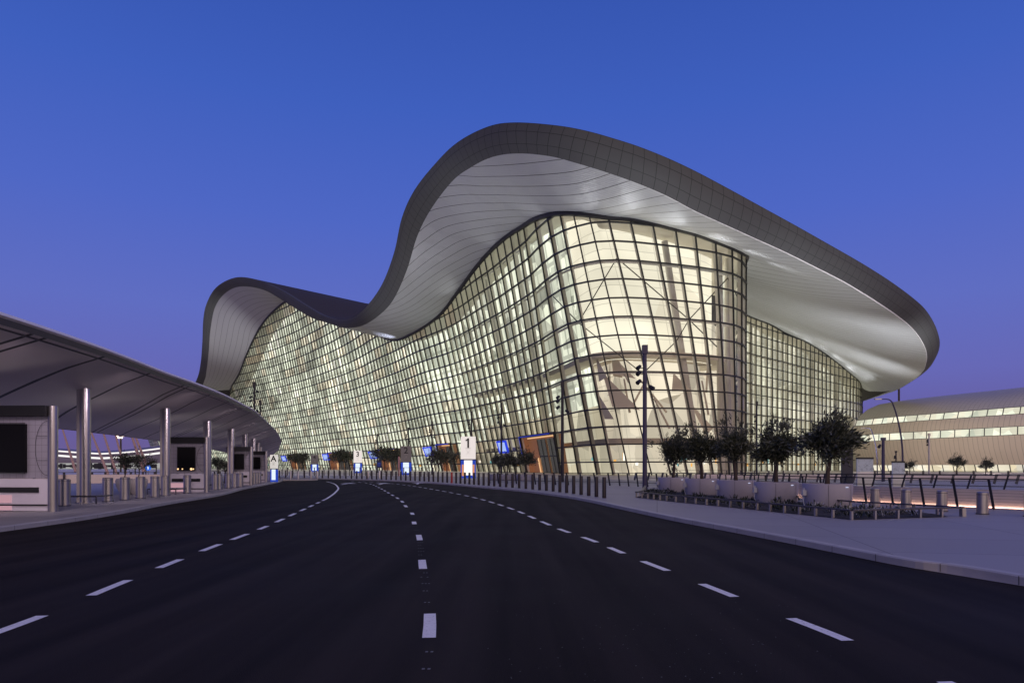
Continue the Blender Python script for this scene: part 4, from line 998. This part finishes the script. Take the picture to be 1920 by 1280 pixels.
for _ in range(700):
    y = random.uniform(19.6, 43); f = random.random()
    xl = 9.5-(y-19.1)*.256 if y < 23.4 else (8.4-(y-23.4)*.24 if y < 33 else 6.2+(y-33)*.2)
    xr = 12.9-(y-20.2)*.05 if y > 20.4 else 9.6+(y-19.1)*2.4
    if xr-xl < .5: continue
    x = xl+.2+(xr-xl-.4)*f
    if any((x-px_)**2+(y-py_)**2 < .30**2 for px_, py_ in plants): continue
    if any((x-c[0])**2+(y-c[1])**2 < 1.0 for c in ((11.77, 25.5), (11, 28.4), (10.5, 32), (10, 36), (9.67, 41))): continue
    plants.append((x, y))
    if len(plants) >= 150: break
for x, y in plants:
    pale = x > 10.6 and y < 24.5; k = 1 if pale else random.choice((0, 2)); o = prs[k] if cnt_[k] == 0 else prs[k].copy()
    if cnt_[k]: sc.collection.objects.link(o)
    cnt_[k] += 1; o.location = (x, y, .14); o.rotation_euler.z = random.uniform(0, 6.28); s_ = random.uniform(.55, 1.1); o.scale = (s_,)*3
    tag(o, 'small spiky shrub with pale grey leaves in the right end of the planting bed' if k == 1 else ('small dark green shrub in the planting bed behind the low rail' if k == 0 else 'small dark shrub with a few pale leaves in the planting bed'), 'shrub', 'small shrubs in the planting bed')
M_pl = mat('planter_grey', (.36, .345, .43), .5, 0, nz=(1.2, .10), spec=.3)
tr = [(1551, 25.6, 1.0, 2.62, 1.22, 1), (1455, 28.5, .9, 2.55, 1.0, 2), (1380, 32.2, .9, 2.55, 1.04, 3), (1316, 36.2, .85, 2.52, 1.16, 4), (1262, 40.6, .85, 2.45, 1.2, 6)]
who = ['largest and nearest', 'second nearest', 'middle', 'second farthest', 'smallest and farthest']
for k, (u, D, s_, hh, crr, sd) in enumerate(tr):
    x, y = at(u, D)[:2]; r = .88
    t_ = thing('round_planter', 'big round grey planter of the row, holding the %s olive tree' % who[k], 'planter', (x, y, .12), 'round grey planters in the bed')
    if k == 0:
        mb = lathe([(r-.07, 0), (r-.05, .04), (r, .84), (r-.01, .86), (r-.06, .86), (r-.07, .8), (r-.08, .78)], 48); bo = mb.build('tub', M_pl, t_, True)
        mb = lathe([(r-.08, .78), (.3, .80), (.0, .81)], 24); si = mb.build('soil', M_soil, t_)
        mb = MB(); mb.box((-r-.05, -.14, .52), (.14, .12, .20)); mb.tube([(-r-.03, -.1, .42), (-r-.06, -.1, .2), (-r-.0, -.1, .0)], .02, 6); mb.tube([(-r-.05, -.14, .62), (-r-.05, -.14, .70)], .035, 8); bx_ = mb.build('irrigation_box', mat('box_grey', (.42, .44, .52), .4), t_)
        mb = MB(); mb.box((.34*1, -r+.055, .74), (.10, .02, .03)); pq = mb.build('light_fitting', emat('tiny_lamp', (.7, .75, 1), .8), t_)
        mb = MB()
        for a in (-1.95, -.9): mb.box(((r+.001)*math.cos(a), (r+.001)*math.sin(a), .43), (.004, .012, .82), a)
        sm = mb.build('seams', M_darksteel, t_); parts = [bo, si, bx_, pq, sm]
    else:
        for o in parts: c = o.copy(); sc.collection.objects.link(c); c.parent = t_
    place_tree('olive_tree', x, y, .92, 'olive tree with airy dark crown, %s of the five in round planters' % who[k], 'olive trees in round planters', 'ol%d' % k, 1, k*1.3,
               h0=.86*hh/2.4, cr_=crr*.92, ch=(hh-.35)*1.06, seed=sd, nleaf=6800, lsize=.18, trunk=.10)
    # buried trunk foot
# small trees with tubs beyond the bollards near the first entrance
for k, (u, D, s_) in enumerate(((935, 78, 1.0), (952, 76, 1.05), (968, 77, .95), (985, 74, 1.1))):
    place_tree('courtyard_tree', at(u, D).x, D, .12, ['first', 'second', 'third', 'fourth'][k]+' from the left of four dense dark trees near the first entrance', 'dark trees by the entrance', 'ct%d' % (k % 2), s_, k*2.1, h0=1.5, cr_=1.05, ch=2.0, seed=31+k % 2, nleaf=2200, lsize=.20, trunk=.08)
    mb = lathe([(.75, 0), (.8, .08), (.85, .6), (.82, .62), (.76, .6), (.75, .5)], 24); o = mb.build('round_tub', M_pl, None, True); o.location = at(u-3, D-.2, .12)
    tag(o, 'dark grey round tub around the %s of the four trees near the first entrance' % ['first', 'second', 'third', 'fourth'][k], 'planter', 'tubs of the entrance trees')
places = [(822, 128, 3.4, 'first umbrella-shaped tree clump between boards 2 and 1'), (838, 132, 3.4, 'second umbrella-shaped tree clump between boards 2 and 1'), (722, 190, 5.0, 'dark low tree in front of the entrance left of board 2'), (735, 180, 4.6, 'dark low tree just left of board 2'), (636, 235, 5.2, 'dark low tree left of board 3'), (648, 240, 5.4, 'dark low tree close beside board 3'), (555, 262, 5.0, 'low tree in front of the farthest entrance, right of the letter board'), (566, 258, 5, 'low tree left of board 4')]
for k, (u, D, s_, lb) in enumerate(places):
    t_ = place_tree('plaza_tree', at(u, D).x, D, .1, lb, 'spreading trees on the plaza', 'pz%d' % (k % 2), s_/3.4, k*1.7, h0=2.0, cr_=2.6, ch=2.2, seed=51+k % 2, nleaf=1500, lsize=.42, trunk=.12)

# ================================================================ BOARDS
M_bw = mat('board_white', (.80, .79, .74), .5, emis=(1, .97, .9), es=.5); M_bg = mat('board_grey', (.20, .20, .20), .5); M_ink = mat('board_ink', (.03, .03, .035), .6)
M_lb = emat('board_blue_surround', (.05, .12, .9), .5); M_lw = emat('board_screen', (1, .95, .88), 1.15); M_lo = emat('board_orange', (1, .42, .2), .7); M_lwb = emat('board_screen_cool', (.75, .85, 1), 1.1)
def text(body, size, m, parent, loc, name):
    c = bpy.data.curves.new(name, 'FONT'); c.body = body; c.size = size; c.extrude = .01; c.align_x = 'CENTER'; c.align_y = 'CENTER'; c.offset = size*.022
    o = bpy.data.objects.new(name, c); sc.collection.objects.link(o); bpy.context.view_layer.update()
    me = bpy.data.meshes.new_from_object(o.evaluated_get(bpy.context.evaluated_depsgraph_get())); bpy.data.objects.remove(o); me.materials.clear(); me.materials.append(m)
    q = bpy.data.objects.new(name, me); sc.collection.objects.link(q); q.parent = parent; q.location = loc; q.rotation_euler = (math.pi/2, 0, 0); return q
def board(u, D, wd, ht, ch, label, top=M_bw, cool=True, split=.54):
    t_ = thing('numbered_board', label, 'sign', at(u, D, .1), 'numbered boards along the terminal front')
    mb = MB(); mb.box((0, 0, ht*.5+ht*split*.5-.02), (wd, .35, ht*split if split > .5 else ht*.5)); zb = ht*(1-split)
    mb = MB(); mb.box((0, 0, (zb+ht)/2), (wd, .35, ht-zb)); mb.build('board_face', top, t_)
    mb = MB(); mb.box((0, 0, zb-.07*ht/5.6), (wd*1.04, .38, .14*ht/5.6)); mb.build('band', M_black, t_)
    mb = MB(); mb.box((0, 0, zb*.5-.05), (wd, .3, zb-.12)); mb.build('lower_case', M_lb, t_)
    mb = MB(); mb.box((0, -.16, zb*.55), (wd*.56, .04, zb*.78)); s_ = mb.build('screen', M_lwb if cool else M_lw, t_)
    if not cool:
        mb = MB(); mb.box((-wd*.36, -.155, zb*.42), (wd*.13, .03, zb*.6)); mb.box((wd*.36, -.155, zb*.42), (wd*.13, .03, zb*.6)); mb.build('orange_edge', M_lo, t_)
    text(ch, ht*.30, M_ink, t_, (0, -.185, ht-(ht-zb)*.30), 'number')
    if ch == '1': f_ = MB(); s1 = ht*.30; z1 = ht-(ht-zb)*.30; f_.bar((-s1*.02, -.185, z1+s1*.33), (-s1*.20, -.185, z1+s1*.20), .04, s1*.10); f_.bar((0, -.185, z1-s1*.36), (0, -.185, z1+s1*.36), .04, s1*.13, up=Vector((1, 0, 0))); f_.build('number', M_ink, t_)
    mb = MB(); k = wd*.28; zc = zb+(ht-zb)*.30                       # crossed pictogram lines
    for a, b in (((-k/2, zc-k*.6), (k/2, zc+k*.6)), ((k/2, zc-k*.6), (-k/2, zc+k*.6))): mb.bar((a[0], -.185, a[1]), (b[0], -.185, b[1]), .03*ht/5.6, .02)
    mb.box((0, -.185, zc+k*.95), (k*1.3, .02, .05*ht/5.6)); mb.build('pictogram', mat('pictogram_grey', (.42, .42, .40), .6), t_)
    return t_
board(878, 90, 1.95, 5.5, '1', 'white board with the number 1 over a glowing poster', cool=False)
board(761.5, 128, 1.95, 5.4, '2', 'grey board with the number 2 over a blue-white screen', M_bg)
board(671, 168, 2.0, 5.5, '3', 'white board with the number 3 over a blue-lit screen')
board(590, 206, 2.2, 5.2, '4', 'grey board with the number 4 over a blue-lit screen', M_bg)
board(514, 68, .68, 2.7, 'A', 'narrow white letter A board glowing blue at its foot, right of the canopy tip', split=.5)
# small dark sign on a post
t_ = thing('sign_post', 'small dark sign on a post left of board 2', 'sign', at(711, 96, .1))
mb = MB(); mb.tube([(0, 0, 0), (0, 0, 2.6)], .07, 8); mb.build('post', M_bollard, t_); mb = MB(); mb.box((0, -.1, 1.9), (.75, .08, 1.1)); mb.build('sign_panel', mat('sign_navy', (.02, .03, .09), .4), t_)
mb = MB(); mb.box((0, -.145, 2.05), (.4, .01, .05)); mb.box((0, -.145, 1.85), (.5, .01, .05)); mb.box((0, -.145, 1.65), (.4, .01, .04)); mb.build('sign_lines', M_lb, t_)
# pink guide post and info boards at the right
o = MB(); o.tube([(0, 0, 0), (0, 0, 3.2)], .11, 8); o = o.build('guide_post', mat('post_pink', (.6, .30, .32), .5), None, True); o.location = at(748, 112, .1); tag(o, 'thin pink post just left of board 2', 'post')
M_map = mat('map_sheet', (.36, .40, .46), .4, emis=(.7, .8, 1), es=.06)
for k, (u0, u1, vt_, D) in enumerate(((1606, 1637, 857, 47), (1672.5, 1695.5, 864, 52))):
    x = at((u0+u1)/2, D).x; wd = (u1-u0)/F*D; zt = EYE+(HV-vt_)/F*D; t_ = thing('info_board', ['larger map board with black top behind the balustrade', 'smaller map board with black top beside the curved street lamp'][k], 'sign', (x, D, .1), 'map boards at the right')
    mb = MB(); mb.box((0, 0, zt-.16), (wd, .2, .12)); mb.build('top_band', M_black, t_); mb = MB(); mb.box((0, 0, zt-.65), (wd*.98, .12, .86)); mp_ = mb.build('map_panel', M_map, t_)
    mb = MB(); random.seed(k)
    for q in range(26):
        a = (random.uniform(-.48, .48)*wd, -.065, zt-random.uniform(.25, 1.05)); b = (max(-.48*wd, min(.48*wd, a[0]+random.uniform(-.35, .35))), -.065, max(zt-1.05, min(zt-.25, a[2]+random.uniform(-.3, .3)))); mb.bar(a, b, .012, .006)
    mb.build('map_lines', mat('map_ink', (.10, .12, .16), .6), t_)
    mb = MB(); mb.box((0, 0, (zt-1.1)/2), (wd*.98, .16, zt-1.1)); mb.build('base_panel', mat('board_base', (.68, .66, .64), .5), t_)
t_ = thing('dark_totem', 'dark navy sign slab behind the largest olive tree', 'sign', at(1588, 43, .1)); mb = MB(); mb.box((0, 0, 1.3), (.68, .18, 2.6)); mb.build('slab', mat('totem_navy', (.015, .018, .04), .3), t_)
mb = MB()
for x in (-.12, 0, .12): mb.box((x, -.095, 2.0), (.05, .01, .06))
mb.box((0, -.095, 2.48), (.5, .01, .03)); mb.build('pictograms', mat('totem_mark', (.3, .32, .4), .5), t_)
# ================================================================ MASTS AND LAMPS
M_mast = mat('mast_indigo', (.055, .05, .10), .45, .4); M_mastd = mat('mast_dark', (.02, .02, .03), .5, .3)
def mast(u, D, ztop, label, m=M_mastd, r=.11, spots=4, name='light_mast', thick=None):
    t_ = thing(name, label, 'light mast', at(u, D, .1), 'light masts with small spotlights'); h = ztop-.1
    mb = MB(); mb.tube([(0, 0, 0), (0, 0, h*.8), (0, 0, h)], [r, r*.85, r*.8], 12); mb.box((0, 0, h-.3*h/10), (r*2.2, r*2.2, .6*h/10)); mb.build('pole', m, t_, True)
    sides = [(-1, .80), (-1, .74), (-1, .84), (1, .70), (1, .9), (-1, .66)][:spots]
    for s_, f in sides:
        mb = MB(); z = h*f; mb.tube([(0, 0, z), (s_*r*2.6, -.05, z)], .03, 6); k = r*.95; mb.tube([(s_*r*2.0, -.05, z+k*.9), (s_*r*3.4, -.25, z-k*.5)], [k*.7, k], 10); mb.build('spotlight', M_mastd, t_, True)
    return t_
def mastu(u, D, vtop, *a, **k): return mast(u, D, EYE+(HV-vtop)/F*D, *a, **k)
mastu(1209, 47.5, 647, 'tallest lavender-grey light mast rising at the left end of the planting bed', M_mast, .165)
mastu(1054.5, 67, 715, 'dark light mast just right of the first entrance', M_mastd, .16)
mastu(940, 91, 755, 'light mast above the four dark trees', M_mastd, .14)
mastu(884, 108, 771, 'light mast rising behind board 1', M_mastd, .14)
mastu(810, 126, 790, 'light mast midway between boards 1 and 2', M_mastd, .15)
mastu(766, 149, 801, 'light mast rising behind board 2', M_mastd, .15)
mastu(708, 178, 813, 'light mast between boards 2 and 3', M_mastd, .16)
mastu(1419, 88, 752, 'slim light mast behind the second nearest olive tree', M_mastd, .11, 2)
mastu(1742, 95, 812, 'slim mast in front of the long building, between two street trees', M_steel, .12, 3)
mastu(1656, 70, 820, 'thick grey post between the two map boards', M_mast, .17, 1)
mastu(1680, 90, 845, 'short dark mast right behind the smaller map board', M_mastd, .10, 2)
mastu(477, 90, 716, 'mast crowned with black spotlights above the canopy, upper left of the facade', M_mastd, .15, 6)
mastu(488, 112, 750, 'second mast crowned with black spotlights beside the canopy edge', M_mastd, .15, 6)
# curved street lamps
def slamp(u, D, ztop, reach, label, r=.09):
    t_ = thing('street_lamp', label, 'street lamp', at(u, D, .1), 'street lamps with curved arms'); h = ztop-.1
    pts = [(0, 0, 0), (-.01*h, 0, h*.45), (-.06*h, 0, h*.75), (-.115*h, 0, h*.93), (-.15*h, 0, h*.985), (-.20*h, 0, h), (-.20*h-reach, 0, h*.997)]
    mb = MB(); c = pline(pts, 5); mb.tube(c, [r*(1-.6*i/(len(c)-1)) for i in range(len(c))], 8); mb.build('arm_pole', M_mast, t_, True)
    mb = MB(); mb.box((-.20*h-reach-.2, 0, h), (.6, .22, .10)); hd = mb.build('lamp_head', M_steel, t_); return t_
slamp(1693, 62, EYE+(875-748)/F*62, .55, 'larger street lamp with a curved arm, in front of the long building')
slamp(1645, 112, EYE+(875-802)/F*112, .6, 'smaller street lamp with a curved arm, left of the larger one', .1)
# trees in front of the long building
for k, (u, D, s_, lb) in enumerate(((1793, 88, 1.0, 'round street tree before the long building, left of the two clear ones'), (1848, 92, .85, 'small street tree before the long building, rightmost'), (1706, 96, .8, 'small tree partly hidden behind the larger curved lamp'))):
    place_tree('street_tree', at(u, D).x, D, .1, lb, 'street trees before the long building', 'ct%d' % (k % 2), s_*1.0, k, h0=1.5, cr_=1.05, ch=2.0, seed=31+k % 2, nleaf=2200, lsize=.20, trunk=.08)

# ================================================================ LONG BUILDING AT RIGHT
pier = thing('long_pier_building', 'long curved beige-grey building with two glowing window bands at right', 'building', (150, 200, 0))
def PB(mb, name, m, smooth=False):
    o = mb.build(name, m, None, smooth); o.parent = pier; o.matrix_parent_inverse = pier.matrix_basis.inverted(); return o
PL = [Vector(p) for p in ((124, 246, 0), (125.5, 236, 0), (129, 223, 0), (135, 207, 0), (141, 190, 0), (150, 172, 0), (168, 152, 0), (190, 138, 0))]
PLc = pline(PL, 12); arcp = [0]
for i in range(1, len(PLc)): arcp.append(arcp[-1]+(PLc[i]-PLc[i-1]).length)
M_cl = uvlines(mat('beige_cladding', (.58, .50, .43), .55, .1, nz=(.1, .08)), [('X', 1.5, .14)], .6)
M_rf = uvlines(mat('beige_roof_skin', (.50, .46, .42), .5, .15, nz=(.1, .1)), [('X', 1.5, .12), ('Y', 1.2, .1)], .62)
def sl(prof, name, m, smooth=True):
    rows = [offs(PLc, o_, z) for o_, z in prof]; mb = MB(); mb.grid(rows, lambda a, b: (arcp[min(b, len(arcp)-1)], prof[a][1]+prof[a][0])); return PB(mb, name, m, smooth)
# PLc runs left->right; interior is on the left side (offset +)
sl([(1.2, 2.3), (.2, 4.2), (-.9, 7), (-1.6, 10.5)], 'lower_cladding', M_cl)
sl([(-1.5, 12.8), (-1.2, 14.4), (-.6, 16.0), (-.4, 16.3)], 'middle_cladding', M_cl)
sl([(0.3, 18.3), (1.8, 20.2), (4.5, 22.3), (9, 24.2), (16, 25.4), (30, 26)], 'curved_roof', M_rf)
M_pw = litmat('pier_windows_lit', (.95, 1, .8), (1, .93, .72), .65, 1.15, .3); M_pg = litmat('pier_ground_lit', (1, .85, .55), (1, .95, .8), .7, 1.15, .35)
def band(o0, z0, o1, z1, step, name, m):
    A_ = offs(PLc, o0, z0); B_ = offs(PLc, o1, z1); mb = MB(); mb.grid([A_, B_], lambda a, b: (arcp[min(b, len(arcp)-1)], a*2)); w_ = PB(mb, name, m)
    ra, rb = resamp(A_, int(arcp[-1]/step)), resamp(B_, int(arcp[-1]/step)); mb = MB()
    for a, b in zip(ra, rb): n = Vector((a.x, a.y-1, 0)).normalized()*-.08; mb.bar(a+n, b+n, .30, .12, up=Vector((1, 0, 0)))
    for c in (ra, rb):
        for a, b in zip(c[:-1], c[1:]): mb.bar(a+n*.5, b+n*.5, .14, .14)
    f = mb.build('window_bars', M_darksteel, w_); f.matrix_parent_inverse = pier.matrix_basis.inverted(); f.location = (0, 0, 0)
    f.matrix_parent_inverse = Vector((0, 0, 0)) and f.matrix_parent_inverse or f.matrix_parent_inverse
    f.parent = w_; f.matrix_parent_inverse.identity()
    return w_
band(-1.6, 10.5, -1.5, 12.8, 4.4, 'lower_window_band', M_pw); band(-.4, 16.3, .3, 18.3, 4.4, 'upper_window_band', M_pw); band(2.2, .1, 1.5, 2.3, 3.4, 'ground_floor_windows', M_pg)
mb = MB(); e = PLc[0]; mb.face([(e.x+1, e.y+.5, 0), (e.x+16, e.y+40, 0), (e.x+16, e.y+40, 24), (e.x+1, e.y+.5, 18)]); PB(mb, 'end_wall', M_cl)
for x, y, tx, ty, e in ((96, 190, 128, 222, 19000), (112, 160, 142, 190, 19000), (128, 140, 160, 160, 19000)): spot(Vector((x, y, .8)), Vector((tx-x, ty-y, 10)), e, 1.9, (1, .86, .78), 1, 1)
t_ = thing('roof_mast', 'thin mast standing on the roof of the long building under the roof tip', 'mast', P(1685.5, 752, 250)); mb = MB(); mb.tube([(0, 0, -3), (0, 0, 4.5)], .35, 8); mb.tube([(0, 0, 4.4), (0, 0, 5.6)], .12, 6); mb.build('mast_pole', M_bark, t_)

# ================================================================ FAR LEFT BACKGROUND
fp = thing('distant_pier', 'low distant building with two thin white light bands, seen under the canopy', 'building', (-250, 420, 0))
def FB(mb, name, m): o = mb.build(name, m); o.parent = fp; o.matrix_parent_inverse = fp.matrix_basis.inverted(); return o
us = (-60, 60, 110, 150, 190, 230, 260, 285, 300); tops = (843, 843, 844, 847, 849, 847, 844, 841, 839)
Dp = 460
def rowp(dv, dd=0): return [P(u, v+dv, Dp+dd) for u, v in zip(us, tops)]
mb = MB(); mb.grid([rowp(0), rowp(2.6)]); mb.grid([rowp(8), rowp(11.5)]); FB(mb, 'light_band', emat('far_white_light', (1, .96, .93), 1.1))
mb = MB(); mb.grid([rowp(-4, 30), rowp(-2, 5), rowp(0, 0)]); mb.grid([rowp(2.6), rowp(8)]); mb.grid([rowp(11.5), [Vector((p.x, p.y, 4.2)) for p in rowp(12)]]); FB(mb, 'cladding', mat('far_cladding', (.20, .18, .26), .6))
mb = MB(); r0 = [Vector((p.x, p.y, .2)) for p in rowp(12)]; r1 = [Vector((p.x, p.y, 4.2)) for p in rowp(12)]; mb.grid([r0, r1]); FB(mb, 'ground_floor_glow', litmat('far_ground_lit', (1, .8, .6), (.9, .95, 1), .4, 1.2, .2))
mb = MB(); random.seed(4)
for k in range(60): p = r0[0].lerp(r0[-1], k/60); mb.box((p.x, Dp-3, 2.2), (random.uniform(.6, 3), 1, random.uniform(1, 4.2)))
FB(mb, 'dark_bays', M_mastd)
# leaning masts
M_lm = mat('leaning_mast_pink', (.42, .27, .27), .5)
for k, (u0, v0, u1, v1, D) in enumerate(((121, 816, 142, 884, 150), (146, 812, 152, 884, 170), (176, 822, 189, 872, 140), (191, 803, 206, 850, 150), (214, 806, 224, 850, 160), (244, 808, 270, 884, 120), (250, 808, 278, 880, 130))):
    a = P(u1, v1, D); b = P(u0, v0, D); a.z = max(a.z, .1) if k not in (3, 4, 2) else .1; d = (b-a); a0 = a if k not in (2, 3, 4) else a+Vector((1.5, 0, 0))
    t_ = thing('leaning_mast', ['leaning pink mast with a short arm right of the largest kiosk', 'thin leaning mast beside the first canopy column, left side', 'leaning mast just right of the first canopy column', 'long leaning mast left of the small potted trees', 'short leaning mast above the left potted tree',
        'first of two close leaning masts above the right potted tree', 'second of two close leaning masts above the right potted tree'][k], 'mast', a0, 'leaning masts seen under the canopy')
    bb = b+(b-a0)*.35-a0; mb = MB(); mb.tube([(0, 0, 0), bb], [.30, .14], 8); mb.build('mast_shaft', M_lm, t_, True); mb = MB(); mb.tube([bb, bb+Vector((-2.2, 0, .25))], .08, 6); mb.box(tuple(bb+Vector((-2.5, 0, .2))), (.9, .3, .2)); mb.build('mast_arm', M_lm, t_)
t_ = thing('beacon_mast', 'far mast with a red and white light above the left potted tree', 'mast', at(226.5, 200, .1)); zt = P(0, 818, 200).z
mb = MB(); mb.tube([(0, 0, 0), (0, 0, zt)], .25, 8); mb.build('mast_shaft', M_bark, t_); mb = MB()
for dx, dz in ((-.9, 0), (0, .3), (.9, 0), (-.4, -.5), (.4, -.5)): mb.tube([(dx, -.3, zt+dz-.15), (dx, -.3, zt+dz+.25)], .28, 8)
mb.build('white_lamp', emat('beacon_white', (1, .8, .6), 4), t_); mb = MB(); mb.tube([(0, -.3, zt+.7), (0, -.3, zt+1.3)], .35, 8); mb.build('red_lamp', emat('beacon_red', (1, .12, .06), 3), t_)
# pale vehicle-like barriers / parapet beyond the bollards at left
railing([(-42, 60, .1), (-36, 70, .1), (-34, 90, .1)], 1.0, 'pale railing beyond the steel bollards, seen under the canopy', post=1.2, pr=.05)
lowwall([(-60, 66, .1), (-42, 62, .1), (-30, 64, .1)], .8, 'pinkish parapet beyond the canopy columns', False)
t_ = thing('round_sign', 'round blue sign left of the second canopy column', 'sign', at(278, 80, .1)); mb = MB(); mb.tube([(0, 0, 0), (0, 0, 1.3)], .05, 8); mb.build('post', M_steel, t_)
mb = MB(); mb.tube([(0, -.05, 1.4), (0, .03, 1.4)], .33, 20); mb.build('disc', emat('round_blue', (.05, .2, 1), .8), t_); mb = MB(); mb.box((0, -.07, 1.4), (.14, .02, .36)); mb.build('arrow', M_lwb, t_)
print('objects', len(sc.objects))
